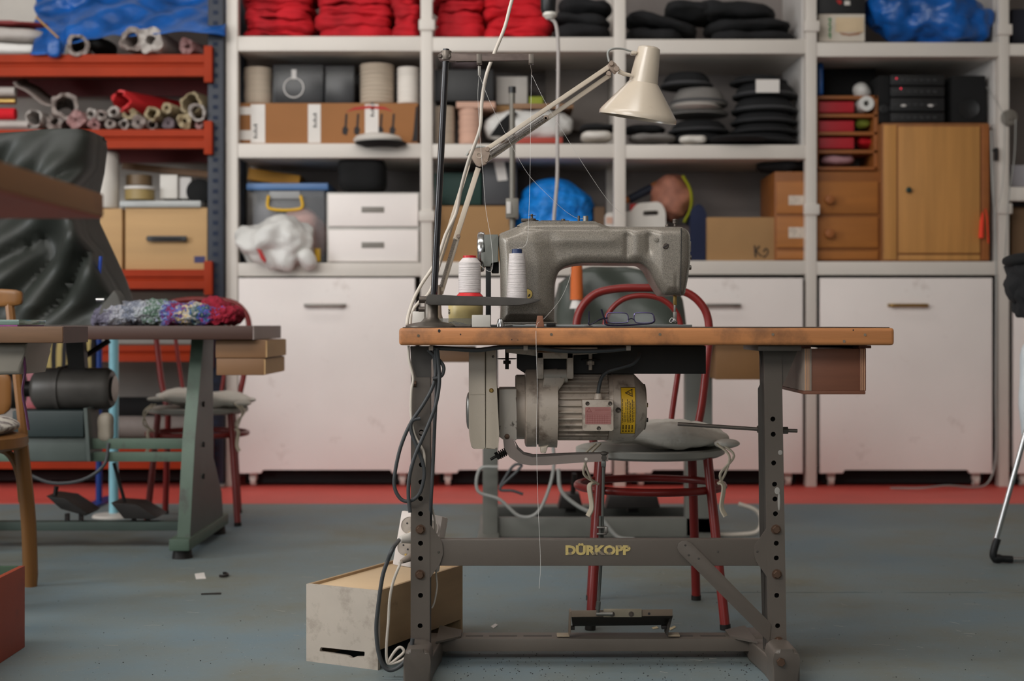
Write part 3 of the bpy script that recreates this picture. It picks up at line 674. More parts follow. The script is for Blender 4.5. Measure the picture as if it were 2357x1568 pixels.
for a, b in ((128, 178), (300, 343), (621, 665), (795, 832), (1030, 1078)): beam(a, b)
# top level
bz = M()
secs = [(.0, 0, 0, 0, 0)]
q = bz
nx, ny = 90, 34; rows = []
for i in range(nx+1):
    u = i/nx; px = 72+u*(520-72); row = []
    for j in range(ny+1):
        v = j/ny; d = 6.72+.5*v
        top = -30+60*max(0, .25-u)*1.2
        lower = 118 if u < .17 else 96-20*math.sin((u-.17)*3)
        yy = lower+(top-lower)*min(1, v*1.15)
        p = P(px+8*math.sin(v*3), yy, d)
        p.z += .03*noise.noise(p*6)+.02*noise.noise(Vector((p.x*8+p.z*14, p.y*6, 2))); p.y += .09*noise.noise(Vector((p.x*5-p.z*9, 3, p.z*4)))
        row.append(bz.b.verts.new(p))
    rows.append(row)
for i in range(nx):
    for j in range(ny): bz.b.faces.new([rows[i][j], rows[i+1][j], rows[i+1][j+1], rows[i][j+1]])
bz.build('tarpaulin', blue_plastic, label='crumpled blue tarpaulin draped over rolls on the top rack level', cat='tarpaulin', solid=.004)
M().soft(P(125, 110, 6.70), (.07, .05, .09), 3, .012, 14, 2, 7).build('tarpaulin_tail', blue_plastic, label='blue plastic end hanging over the orange beam', cat='tarpaulin')
M().tube([P(84, 40, 6.7), P(135, 88, 6.69)], [.012, .012], 8, flat=.4).build('wooden_batten', mk('pale_batten', (190, 150, 90), .7), label='pale wooden strip sticking out of the blue tarpaulin', cat='batten')
rollg = mk('grey_paper_roll', (140, 128, 122), .6, var=.12, scale=14)
rollw = mk('white_paper_roll', (172, 164, 158), .55, var=.08, scale=14)
rollp = mk('pink_roll', (150, 112, 110), .6, var=.2, scale=20)
rollc = mk('cream_roll', (158, 142, 112), .6, var=.1, scale=14)
def rl(cx, cy, r, m, label, group, d=6.8, dx=0., dz=0., L=.5, inner=.62):
    c = P(cx, cy, d); R = r*d/F; ax = Vector((dx, 1, dz)).normalized()
    q = M().lathe([(R, 0), (R, L), (R*inner, L), (R*inner, 0), (R*.8, -.002)], c, ax, 32, closed=True)
    for v in q.b.verts:
        k = noise.noise(v.co*26+Vector((cx, 0, 0))); w_ = v.co-c; w_ -= ax*w_.dot(ax)
        v.co += w_*k*.26+ax*(.03*noise.noise(v.co*40) if (v.co-c).dot(ax) < .02 else 0)
    q.build('roll', m, label=label, cat='roll', group=group)

G1 = 'rolls under the blue tarpaulin'
rl(180, 102, 25, rollg, 'grey roll end under the blue tarpaulin, leftmost', G1, 6.72, -.25)
rl(303, 92, 27, rollg, 'grey roll end left of the thicker one on the top level', G1, 6.72, .1)
rl(345, 92, 29, rollw, 'thick pale roll with crumpled end on the top level', G1, 6.70, .15, inner=.4)
rl(430, 106, 18, rollp, 'pink roll on the top level by the navy upright', G1, 6.74, .2, inner=.3)
M().soft(P(235, 108, 6.9), (.1, .3, .07), 3, .01, 9, 1, 6).build('bundle', soft_black, label='black bundle between the rolls on the top rack level', cat='bundle')
for y0, y1, m, lab in ((58, 92, rollw, 'cream bundle on the white bundle, left edge of the top rack level'), (95, 126, white_bag, 'white wrapped bundle, left edge of the top rack level'), (44, 57, dark_red, 'thin dark red bundle, uppermost at the left edge')):
    M().soft(((X(-120, 6.8)+X(95, 6.8))/2, 6.95, (Z(y0, 6.8)+Z(y1, 6.8))/2), (X(95, 6.8)-X(-120, 6.8), .3, Z(y0, 6.8)-Z(y1, 6.8)), 4, .01, 9, y0, 8).build('bundle', m, label=lab, cat='bundle')
# second level
G2 = 'rolls on the second rack level'
data = [(150, 243, 30, rollg, 'wide grey roll, largest on the second rack level', -.3, .72), (78, 272, 20, rollw, 'white hollow roll near the left edge', .1, .8),
        (125, 280, 22, rollg, 'grey crumpled roll under the widest one', .0, .4), (175, 275, 20, rollp, 'pinkish roll right of the crumpled grey one', .1, .2),
        (278, 233, 26, mk('red_roll', (200, 40, 44), .55), 'red sheet roll lying on top of the smaller rolls', .5, .85), (208, 262, 14, rollw, 'small pale roll left of the red sheet roll', .1, .4),
        (234, 264, 12, rollg, 'small grey roll below left of the red roll', 0, .4), (262, 258, 14, rollw, 'small white roll directly under the red roll', 0, .5),
        (296, 262, 15, rollc, 'cream ended roll under the red roll', .1, .4), (252, 284, 13, rollg, 'small grey roll lying on the deck below the red roll', 0, .4),
        (216, 286, 13, rollp, 'small pinkish roll lying on the deck, left of centre', 0, .3), (284, 285, 12, rollw, 'small roll on the deck between grey ones', 0, .6),
        (318, 282, 15, rollg, 'grey roll on the deck in the middle', 0, .3), (350, 263, 18, rollc, 'cream and grey roll right of the middle', .1, .6),
        (350, 287, 12, rollg, 'small dark-holed roll under the cream one', 0, .7), (384, 248, 13, rollc, 'short cream roll beside the right group', .2, .4),
        (388, 284, 15, mk('dark_net_roll', (100, 88, 92), .8), 'dark netted roll left of the tan roll', 0, .2), (440, 238, 26, rollc, 'tall cream roll at the right of the group', .25, .8),
        (454, 258, 20, rollw, 'white spiral-ended roll at the far right', 0, .7), (425, 278, 17, rollc, 'tan thick-walled roll with a small hole', 0, .35), (458, 285, 12, rollp, 'small pink-grey roll in the bottom right corner', 0, .3)]
for i, (cx, cy, r, m, lab, dx, inn) in enumerate(data):
    rl(cx, cy, r, m, lab, G2, 6.74+.02*(i % 3), dx, L=.42, inner=inn)
bz = M(); rows = []
for i in range(13):
    u = i/12; px = 30+u*95
    rows.append([bz.b.verts.new(P(px+v*30, 190+50*u**.5-v*10-8*math.sin(u*6), 6.74+v*.3)) for v in (0, .33, .66, 1)])
for i in range(12):
    for j in range(3): bz.b.faces.new([rows[i][j], rows[i+1][j], rows[i+1][j+1], rows[i][j+1]])
bz.build('curled_sheet', rollg, label='grey curled paper sheet above the rolls at the left', cat='paper', solid=.003)
for y0, y1, m, lab in ((200, 222, rollw, 'white roll lengthwise at the left edge, second rack level'), (226, 240, brass, 'thin gold roll lengthwise at the left edge'), (249, 276, red_cloth2, 'glossy red roll lengthwise at the left edge'), (278, 296, rollw, 'white roll lengthwise under the red one at the left edge')):
    x1 = 36 if y0 < 270 else 66
    M().cyl(P(-160, (y0+y1)/2, 6.78), P(x1, (y0+y1)/2, 6.78), (y1-y0)/2*6.78/F).build('roll', m, label=lab, cat='roll')
# third level
zt = Z(621, R0)
t = thing('roll_of_material', 'tall white roll standing on the boxes behind the dark cover', 'roll', P(232, 478, 6.85))
M().lathe([(0, 0), (.075, 0), (.078, .01), (.078, .26), (.07, .27), (0, .27)], P(236, 480, 6.85)).build('body', white_plastic, t)
def wbox(a, b, y0, hm, label, hx):
    d = 6.78
    tt = thing('wooden_box', label, 'box', P((a+b)/2, 621, d), 'plywood boxes on the rack')
    M().box(X(a, d), X(b, d), d, d+.42, zt+.001, Z(y0, d), .004).build('body', ply, tt)
    h = M(); h.tube(cat([P(hx[0]+3, 549, d), P(hx[0]+5, 549, d-.025), P((hx[0]+hx[1])/2, 549, d-.03), P(hx[1]-5, 549, d-.025), P(hx[1]-3, 549, d)], 4), .008, 8)
    h.pbox(hx[0], hx[1], 543, 556, d-.034, d-.02, .003)
    h.build('handle', hm, tt)
    return tt
wbox(178, 281, 480, steel, 'plywood box with a steel handle beside the dark cover', (190, 231))
bx = wbox(288, 477, 478, black_plastic, 'plywood box with a black handle beside the navy upright', (338, 429))
M().pbox(447, 472, 590, 605, 6.778, 6.78).build('sticker', mk('navy_sticker', (44, 44, 92), .6), bx)
t = thing('glass_plate', 'flat pale tray lying on the plywood boxes', 'tray', P(370, 478, 6.8))
M().pbox(275, 462, 462, 477, 6.76, 7.05, .004).build('tray', mk('pale_tray', (176, 178, 176), .3, trans=.2), t)
t = thing('tin', 'low round yellowish tin with a white lid on the pale tray', 'tin', P(322, 462, 6.85))
M().lathe([(0, 0), (.07, 0), (.07, .05), (0, .05)], P(322, 461, 6.85)).build('body', mk('mustard_tin', (150, 128, 80), .5), t)
M().lathe([(0, .05), (.074, .05), (.074, .064), (0, .064)], P(322, 461, 6.85)).build('lid', side_grey, t)
M().lathe([(0, 0), (.062, 0), (.062, .05), (0, .05)], P(320, 428, 6.95)).build('tin', mk('brown_tin', (110, 88, 62), .5), label='brown round tin behind the white lid', cat='tin')
M().pbox(368, 408, 402, 457, 6.88, 7.0, .004).build('carton', white_plastic, label='upright white carton on the pale tray, left one', cat='box')
M().pbox(412, 440, 408, 457, 6.90, 7.0, .004).build('carton', side_grey, label='grey white carton right of the white carton', cat='box')
M().lathe([(0, 0), (.03, 0), (.062, .02), (.062, .06), (.03, .07), (0, .07)], P(456, 440, 6.84), (0, 1, 0)).build('tape_roll', soft_black, label='black disc shaped roll by the navy upright', cat='roll')
M().box(X(280, 7.1), X(500, 7.1), 7.1, 7.13, Z(400, 7.1), Z(385, 7.1), .002, rot=Matrix.Rotation(.1, 3, 'Y')).build('plank', ply_dark, label='brown plank lying across behind the tins', cat='plank')
# lower rack content, dim
for cx, cy, r, lab in ((330, 980, 30, 'thick grey roll lying low behind the green machine stand'), (390, 940, 26, 'thin dark roll lying above the thick grey roll')):
    M().cyl(P(cx-190, cy, 7.0), P(cx+110, cy, 7.0), r*7/F).build('roll', rollg if cy > 950 else soft_black, label=lab, cat='roll')
M().box(X(-300, 6.9), X(470, 6.9), 6.9, 7.25, Z(1112, 6.9)+.01, Z(1085, 6.9), .01).build('roll_bundle', mk('dark_brown', (42, 34, 34), .9), label='dark flat bundle on the floor under the rack', cat='bundle')
# ---------------------------------------------------------------- second sewing table, left, green stand
green = mk('green_stand_paint', (80, 98, 84), .5, var=.12, scale=9, grime=(70, 74, 66), gscale=14)
green_d = mk('grey_green_paint', (74, 82, 78), .5, var=.12, scale=9)
d = 4.68; xr = X(582, d)
t = thing('sewing_table', 'left sewing table with dark brown top and green stand', 'table', (xr-.5, 4.95, 0), 'industrial sewing tables')
tt = M(); tt.box(xr-1.15, xr, d, d+.55, Z(782, d), Z(750, d), .004)
tt.build('tabletop', mk('dark_brown_top', (66, 40, 30), .45, var=.15, scale=5, stretch=(.4, 4, 8)), t)
M().box(xr, xr+.003, d, d+.55, Z(782, d), Z(750, d)).build('end_face', mk('worn_grey_edge', (150, 136, 130), .6), t)
for i, (a0, a1, y0, y1) in enumerate(((490, 607, 783, 825), (492, 603, 826, 865))):
    b_ = M().box(X(a0, d), X(a1, d)+(.0 if i else .0), d+.04, d+.44, Z(y1, d), Z(y0, d), .003).build('drawer', ply_dark, t)
    M().box(X(a1, d), X(a1, d)+.004, d+.04, d+.44, Z(y1, d)+.002, Z(y0, d)-.002).build('drawer_end', ply, b_)
XL = -1.07
for sx, off in ((XL, 0), (XL-.86, 0)):
    z = lambda y, dd_: Z(y, dd_)
    prof = [(4.93, .728), (4.80, .40), (4.72, .07), (5.27, .07), (5.24, .16), (5.10, .30), (5.09, .60), (5.10, .728)]
    M().prism(prof, sx-.005, sx, 0, axis='x').build('leg', green_d, t)
    fr = M()
    for (a, b) in zip(prof[:2], prof[1:3]):
        fr.prism([(a[0]-.006, a[1]), (b[0]-.006, b[1]), (b[0]+.004, b[1]), (a[0]+.004, a[1])], sx-.04, sx+.002, 0, axis='x')
    fr.build('leg_flange', green, t)
    M().box(sx-.06, sx+.008, 4.68, 5.33, .03, .07, .006).build('foot', green, t)
    for y in (4.73, 5.28): M().cyl((sx-.026, y, 0), (sx-.026, y, .03), .034, .03).build('rubber_pad', dark_iron, t)
    for zc in (.5, .36, .25): M().cyl((sx, 4.93, zc), (sx+.006, 4.93, zc), .009, seg=8).build('bolt', dark_iron, t)
for y0, y1 in ((1010, 1034), (1041, 1063)): M().box(XL-.86, XL-.005, 4.88, 4.90, Z(y1, 4.88), Z(y0, 4.88), .002).build('crossbar', green, t)
M().box(XL-.86, XL-.005, 4.93, 4.98, Z(1222, 4.93), Z(1202, 4.93), .002).build('crossbar', mk('dark_green_bar', (58, 70, 64), .6), t)
mo = M(); ax = 4.96; zc = Z(895, ax); x0 = X(78, ax); x1 = X(262, ax)
mo.lathe([(0, 0), (.05, 0), (.068, .012), (.073, .02), (.073, .085), (.078, .087), (.078, .10), (.073, .102), (.073, x1-x0-.02), (.062, x1-x0-.004), (0, x1-x0)], (x0, ax, zc), (1, 0, 0), 36)
mo.build('motor', mk('dark_motor', (84, 80, 76), .45, .2, var=.15, scale=20), t)
M().cyl((x0-.05, ax, zc), (x0, ax, zc), .028).build('motor_shaft', dark_iron, t); M().lathe([(0, 0), (.07, 0), (.07, .03), (0, .03)], (x0-.075, ax, zc), (1, 0, 0)).build('pulley', dark_iron, t)
M().lathe([(0, 0), (.04, 0), (.045, .006), (.0, .006)], (x1-.001, ax, zc), (1, 0, 0)).build('motor_end', steel, t)
M().pbox(28, 192, 946, 1006, 4.84, 5.0, .004).build('clutch_box', mk('dark_teal', (32, 44, 44), .5), t)
M().pbox(60, 200, 1006, 1062, 4.86, 4.88, .002).build('plate', green_d, t)
M().pprism([(192, 940), (200, 940), (208, 1062), (200, 1062)], 4.84, 4.98).build('bracket', green_d, t)
M().soft(P(243, 985, 4.9), (.05, .05, .1), 3, .006, 20, 1, 6).build('switch', mk('beige_switch', (150, 140, 126), .6), t)
M().tube(cat([P(250, 1020, 4.88), P(240, 1070, 4.87), P(190, 1105, 4.86), P(120, 1112, 4.86), P(60, 1090, 4.86)], 6), .006, 8).build('cable', rubber, t)
M().prism([(4.9, .74), (4.94, .74), (5.0, .5), (4.96, .5)], X(150, 4.9), X(190, 4.9), 0, axis='x').build('brace', dark_iron, t)
M().tube([P(150, 850, 5.0), P(250, 785, 5.0)], .02, 8, flat=.5).build('brace', dark_iron, t)
for pl, lab in (([(106, 1142), (150, 1148), (202, 1182), (196, 1188), (140, 1172)], 0), ([(255, 1158), (312, 1162), (362, 1192), (350, 1196), (285, 1194)], 1)):
    pd = M().pprism(pl, 4.93, 5.08, .002).build('pedal', dark_iron, t)
    cx = sum(p[0] for p in pl)/len(pl)
    for k in (-10, 22): M().pbox(cx+k, cx+k+8, 1183, 1206, 4.95, 4.97).build('pedal_bracket', dark_iron, pd)
M().cyl(P(262, 1066, 4.95), P(288, 1158, 4.97), .006).build('pedal_rod', dark_iron, t)
M().cyl(P(130, 1120, 4.97), P(126, 1145, 4.97), .008).build('pedal_rod', dark_iron, t)
# dust cover over the machine of the left table
zb = Z(750, 4.7)+.002
cv = []
ed = [(750, 285, -260), (735, 290, -262), (700, 262, -262), (640, 242, -258), (580, 215, -255), (500, 178, -250), (440, 176, -245), (380, 190, -240), (320, 198, -235), (306, 196, -230), (303, 198, -215)]
for k, (py, xr_, xl_) in enumerate(ed):
    dd_ = 4.78
    cv.append((max(zb, Z(py, dd_)), X(xl_, dd_), X(xr_, dd_), 4.76+.03*(k/10), 5.12-.04*(k/10)))
full = []
for a, b in zip(cv[:-1], cv[1:]):
    for k in range(5):
        u = k/5; full.append(tuple(a[i]*(1-u)+b[i]*u for i in range(5)))
full.append(cv[-1])
m_ = M().loft(full, 140, 8, .006, 7, 1.3)
for v in m_.b.verts:
    if v.co.y < 5.0:
        k = noise.noise(Vector((v.co.x*4+v.co.z*2.2, 2, v.co.z*1.3)))+.45*(1-abs(noise.noise(Vector((v.co.x*7-v.co.z*6, 5, v.co.z*3))))*2)-.2
        v.co.y += .17*k*min(1, max(0, (1.42-v.co.z)/.2))*min(1, (v.co.z-zb)/.08+.2)
        v.co.z += .02*noise.noise(Vector((v.co.x*3, 1, 2)))*(1 if v.co.z > 1.38 else 0)
m_.build('dust_cover', mk('dark_green_oilcloth', (34, 37, 32), .55, var=.12, scale=4, bump=.25, bscale=9), label='dark grey-green cover draped over the machine on the left table', cat='cover', ang=60)
M().pprism([(222, 740), (232, 705), (262, 668), (272, 680), (290, 735), (288, 749)], 4.72, 4.8, .006).build('fabric_scrap', mk('grey_felt2', (84, 82, 78), .9), label='grey cloth corner standing between the cover and the knitted scarf', cat='cloth')
t = thing('tube_of_glue', 'small chrome piece lying against the dark cover', 'tool', P(232, 695, 4.71))
M().cyl(P(222, 690, 4.72), P(240, 690, 4.72), .006).build('body', chrome, t)
# knitted scarf
def knit():
    m = bpy.data.materials.new('knitted_wool'); m.use_nodes = True; N = m.node_tree.nodes; L = m.node_tree.links; b = N['Principled BSDF']
    tc = N.new('ShaderNodeTexCoord'); sep = N.new('ShaderNodeSeparateXYZ'); L.new(tc.outputs['Object'], sep.inputs[0])
    nz = N.new('ShaderNodeTexNoise'); nz.inputs['Scale'].default_value = 75; L.new(tc.outputs['Object'], nz.inputs['Vector'])
    n2 = N.new('ShaderNodeTexNoise'); n2.inputs['Scale'].default_value = 14; L.new(tc.outputs['Object'], n2.inputs['Vector'])
    ma = N.new('ShaderNodeMath'); ma.operation = 'MULTIPLY_ADD'; ma.inputs[1].default_value = .15; L.new(nz.outputs['Fac'], ma.inputs[0]); L.new(sep.outputs[0], ma.inputs[2])
    mb = N.new('ShaderNodeMath'); mb.operation = 'MULTIPLY_ADD'; mb.inputs[1].default_value = .10; L.new(n2.outputs['Fac'], mb.inputs[0]); L.new(ma.outputs[0], mb.inputs[2])
    mr = N.new('ShaderNodeMapRange'); mr.inputs[1].default_value = -.07; mr.inputs[2].default_value = .36; L.new(mb.outputs[0], mr.inputs[0])
    cr = N.new('ShaderNodeValToRGB'); e = cr.color_ramp.elements
    cols = [(0, (96, 92, 108)), (.14, (160, 160, 166)), (.2, (90, 96, 112)), (.3, (168, 170, 176)), (.38, (60, 96, 70)), (.43, (158, 162, 168)), (.48, (66, 90, 160)), (.54, (140, 20, 40)), (.6, (70, 92, 160)), (.65, (196, 170, 110)), (.7, (168, 168, 174)), (.76, (50, 84, 60)), (.8, (60, 84, 160)), (.86, (150, 18, 44)), (1, (140, 14, 40))]
    e[0].position = 0; e[0].color = C(*cols[0][1]); e[1].position = 1; e[1].color = C(*cols[-1][1])
    for p, c in cols[1:-1]:
        q = e.new(p); q.color = C(*c)
    L.new(mr.outputs[0], cr.inputs[0]); L.new(cr.outputs[0], b.inputs['Base Color']); b.inputs['Roughness'].default_value = .95
    vo = N.new('ShaderNodeTexVoronoi'); vo.inputs['Scale'].default_value = 130; L.new(tc.outputs['Object'], vo.inputs['Vector'])
    bp = N.new('ShaderNodeBump'); bp.inputs['Strength'].default_value = .9; bp.inputs['Distance'].default_value = .006; L.new(vo.outputs['Distance'], bp.inputs['Height']); L.new(bp.outputs[0], b.inputs['Normal'])
    return m
kn = knit(); zt = Z(750, 4.7)
q = M()
for cx, cy, w_, h_, seed in ((355, 722, 280, 46, 1), (300, 734, 176, 28, 2), (440, 728, 210, 42, 3)):
    c = P(cx, cy, 4.78); c.z = max(c.z, zt+h_*4.78/F/2+.002)
    q.soft(c, (w_*4.78/F, .15, h_*4.78/F*1.1), 2.8, .014, 13, seed, 30, amp2=.014, freq2=62)
q.build('knitted_scarf', kn, label='multicoloured knitted scarf folded on the left sewing table', cat='scarf', ang=80)
c = P(508, 718, 4.9)
M().soft(c, (.15, .2, .075), 2.4, .014, 13, 6, 16, amp2=.014, freq2=62, rot=Matrix.Rotation(.25, 3, 'Y')).build('knitted_scarf', mk('burgundy_wool', (140, 18, 42), .95, var=.3, scale=60, bump=.8, bscale=120), label='burgundy knitted piece at the right end of the scarf', cat='scarf', ang=80)
M().cyl(P(228, 640, 4.75), P(232, 590, 4.75), .006).build('marker_pen', mk('blue_pen', (20, 60, 150), .4), label='blue pen standing upright beside the dark cover', cat='pen')
# ---------------------------------------------------------------- near left table, crate, bentwood chair, raised worktop
d = 3.45
t = thing('sewing_table', 'nearest left table with scratched brown edge, cut off by the picture', 'table', (X(-200, d), 3.65, 0), 'industrial sewing tables')
M().box(X(-900, d), X(145, d), d, d+.2, Z(790, d), Z(752, d), .006).build('tabletop', mk('scratched_brown', (108, 78, 54), .6, var=.15, scale=6, stretch=(1, 3, 8), grime=(58, 46, 40), gscale=12, glo=.58, ghi=.66), t)
M().box(X(145, d)-.0005, X(145, d)+.001, d+.003, d+.2, Z(790, d), Z(752, d)).build('end_face', MATS['dark_brown_top'], t)
M().pprism([(-220, 790), (62, 790), (56, 812), (46, 862), (-220, 868)], d+.06, d+.26, .01, .001).build('machine_casting', mk('grey_cream_casting', (150, 144, 134), .5, var=.06), t)
for x in (-2.0, -1.55):
    M().box(x-.03, x, 3.5, 3.56, .0, Z(791, d), .004).build('leg', green_d, t); M().box(x-.03, x, 3.78, 3.84, .0, Z(791, d), .004).build('leg', green_d, t)
t = thing('glass_sheet', 'small stack of glass sheets on the nearest left table', 'glass', P(10, 750, 3.5))
M().box(X(-120, 3.5), X(44, 3.5), 3.5, 3.7, Z(748, 3.5), Z(736, 3.5), .002).build('sheet', mk('green_glass', (150, 180, 170), .1, trans=.6), t)
M().box(X(-120, 3.5), X(40, 3.5), 3.5, 3.7, Z(751.5, 3.5), Z(748.5, 3.5)).build('sheet', mk('magenta_sheet', (130, 60, 120), .4), t)
q = M(); q.tube(cat([P(50, 795, 3.52), P(58, 850, 3.52), P(52, 900, 3.52), P(60, 950, 3.52), P(66, 990, 3.52)], 6), .0035, 6)
q.build('ribbon', mk('purple_ribbon', (70, 22, 60), .6), label='purple cord hanging under the nearest left table', cat='cord')
t = thing('crate', 'orange wooden crate with green inside at the lower left corner', 'crate', (-1.4, 3.16, 0))
org = mk('orange_crate_paint', (148, 56, 26), .6, var=.1, scale=6, grime=(120, 50, 34), gscale=9); ig = mk('green_crate_inside', (52, 76, 56), .7)
zc = .196
for a in ((-1.185, -1.171, 2.84, 3.42), (-1.72, -1.706, 2.84, 3.42)): M().box(a[0], a[1], a[2], a[3], .0, zc, .002).build('side', org, t)
for a in ((-1.706, -1.185, 2.84, 2.854), (-1.706, -1.185, 3.406, 3.42)): M().box(a[0], a[1], a[2], a[3], .0, zc, .002).build('end', ig, t, label='green end board')
M().box(-1.706, -1.185, 2.854, 3.406, 0, .012).build('bottom', ig, t)
bw = mk('bentwood', (124, 82, 38), .38, var=.12, scale=4, stretch=(6, 6, .6))
cx, cy = X(-122, 4.0), 4.05
t = thing('wooden_chair', 'bentwood chair with a light cushion at the left edge', 'chair', (cx, cy, 0))
M().lathe([(.0, -.02), (.185, -.02), (.2, -.012), (.2, .015), (.18, .022), (0, .022)], (cx, cy, Z(1022, 4.0))).build('seat', bw, t)
M().soft((cx+.015, cy, Z(988, 4.0)), (.32, .32, .06), 2.6, .012, 12, 3, 10).build('cushion', mk('floral_cushion', (196, 190, 180), .9, rgb2=(120, 110, 108), scale=30, lo=.5, hi=.6), t, label='light patterned cushion')
zs = Z(1036, 4.0)
for a, sx, sy in ((1, 1, -1), (2, 1, 1), (3, -1, -1), (4, -1, 1)):
    M().tube(cat([(cx+sx*.145, cy+sy*.13, zs), (cx+sx*.16, cy+sy*.15, zs*.5), (cx+sx*.165, cy+sy*.16, 0)], 6), [.022]*12+[.018], 10, flat=.8).build('leg', bw, t)
for sy in (-1, 1): M().tube(cat([(cx+.03, cy+sy*.13, zs-.01), (cx+.10, cy+sy*.135, zs-.02), (cx+.135, cy+sy*.14, zs-.08), (cx+.145, cy+sy*.145, zs-.17)], 6), .012, 8).build('brace', bw, t)
for sx in (1, -1): M().tube([(cx+sx*.135-.0, cy+.19, zs), (X(22, 4.27) if sx > 0 else cx-.16, cy+.22, Z(700, 4.27))], .014, 8).build('back_post', bw, t)
M().soft((X(52, 4.27)-.20, cy+.22, Z(686, 4.27)), (.40, .03, .055), 6, 0, cuts=6).build('back_rail', bw, t)
M().soft((X(26, 4.26)-.17, cy+.21, Z(905, 4.26)), (.34, .02, .14), 6, 0, cuts=6).build('back_panel', bw, t)
d = 1.9
t = thing('worktop', 'out of focus brown raised worktop in the upper left foreground', 'table', (-1.1, 1.2, 0))
M().box(-1.6, -.545, .45, 1.9, .919, .950, .003).build('tabletop', mk('foreground_wood', (158, 108, 66), .6, var=.1, scale=3, stretch=(2, .5, 4), grime=(104, 48, 40), gscale=3), t)
M().box(-1.598, -.547, .452, 1.898, .917, .919).build('underside', mk('reddish_underside', (178, 84, 70), .6, var=.08), t)
for x, y in ((-1.55, .5), (-1.55, 1.84), (-.98, .5), (-1.05, 1.2)): M().box(x-.025, x+.025, y-.025, y+.025, 0, .917).build('leg', ply_dark, t)
# coloured poles, striped cloth, magazines behind the near left chair
t = thing('clothes_rail', 'navy blue rail with an upright pole behind the green stand', 'rail', P(227, 1160, 6.15))
nb = mk('royal_blue', (20, 56, 128), .35)
M().tube([P(228, 1160, 6.15)*1, P(228, 768, 6.15)], .014, 12).build('pole', nb, t)
M().tube([P(-160, 1160, 6.15)*1, P(-160, 768, 6.15)], .014, 12).build('pole', nb, t)
M().tube([P(-165, 768, 6.15), P(235, 768, 6.15)], .012, 12).build('top_bar', nb, t)
for px in (228, -160): M().box(X(px, 6.15)-.03, X(px, 6.15)+.03, 5.95, 6.35, 0, .012, .003).build('foot', nb, t)
t = thing('clothes_rail', 'light blue upright pole with a white foot next to the navy pole', 'pole', P(262, 1190, 5.75))
M().cyl(P(262, 1188, 5.75), P(262, 770, 5.75), .019).build('pole', mk('light_blue_paint', (150, 208, 222), .4), t)
M().lathe([(0, 0), (.09, 0), (.08, .014), (.02, .02), (0, .02)], P(262, 1192, 5.75)).build('foot', white_paint, t)
def stripes():
    m = mk('striped_cloth', (150, 130, 80), .9); N = m.node_tree.nodes; L = m.node_tree.links
    tc = [n for n in N if n.type == 'TEX_COORD'][0]; wv = N.new('ShaderNodeTexWave'); wv.inputs['Scale'].default_value = 7.5; wv.inputs['Distortion'].default_value = 1.2
    wv.inputs['Detail'].default_value = 1; L.new(tc.outputs['Object'], wv.inputs['Vector']); cr = N.new('ShaderNodeValToRGB'); cr.color_ramp.elements[0].color = C(34, 30, 34); cr.color_ramp.elements[1].color = C(176, 154, 98)
    cr.color_ramp.elements[0].position = .4; cr.color_ramp.elements[1].position = .55
    L.new(wv.outputs['Fac'], cr.inputs[0]); L.new(cr.outputs[0], N['Principled BSDF'].inputs['Base Color']); return m
sm = M().soft(P(155, 822, 6.15), (.26, .07, .215), 5, .015, 8, 2, 10, amp2=.006, freq2=30)
sm.build('striped_cloth', stripes(), label='black and yellow striped cloth hanging behind the dark motor', cat='cloth')
M().pbox(58, 92, 760, 940, 6.128, 6.172, .004).build('hanging_cloth', mk('pink_hanging', (176, 132, 140), .8, rgb2=(160, 20, 30), scale=5), label='pink and red cloth hanging left of the striped cloth', cat='cloth')
# ---------------------------------------------------------------- middle sewing table behind (mostly hidden)
grey_stand = mk('grey_stand', (104, 104, 98), .5, var=.08, scale=6)
d = 4.85
t = thing('sewing_table', 'sewing table standing right behind the main one, hidden by its top', 'table', (X(1400, 5.1), 5.1, 0), 'industrial sewing tables')
M().box(X(1000, d), X(1760, d), d, d+.52, Z(783, d), Z(753, d), .004).build('tabletop', ply_dark, t)
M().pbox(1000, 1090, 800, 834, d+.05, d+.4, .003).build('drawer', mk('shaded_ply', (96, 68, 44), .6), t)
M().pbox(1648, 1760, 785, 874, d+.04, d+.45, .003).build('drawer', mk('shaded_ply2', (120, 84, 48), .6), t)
M().pbox(1111, 1146, 800, 1236, 5.08, 5.13, .004).build('leg', grey_stand, t)
M().pbox(1578, 1640, 785, 1236, 5.10, 5.16, .004).build('leg', grey_stand, t)
M().pbox(1145, 1640, 1192, 1236, 5.10, 5.13, .003).build('crossbar', grey_stand, t)
M().pbox(1145, 1640, 1168, 1190, 5.5, 5.53, .003).build('crossbar', mk('dark_bar', (62, 62, 58), .6), t)
for a, b in ((1100, 1150), (1592, 1648)): M().box(X(a, 5.1), X(b, 5.1), 4.9, 5.6, 0, .03, .006).build('foot', grey_stand, t)
for a, b in ((1395, 1520), (1285, 1342)):
    p = M().pprism([(a+8, 1140), (b-8, 1138), (b, 1170), (a, 1172)], 5.3, 5.42, .004).build('pedal', dark_iron, t)
    M().pbox((a+b)/2-12, (a+b)/2+12, 1168, 1180, 5.36, 5.52).build('pedal_bracket', dark_iron, p)
M().tube([P(1322, 1090, 5.34), P(1318, 1142, 5.36)], .01, 8).build('pedal_rod', dark_iron, t)
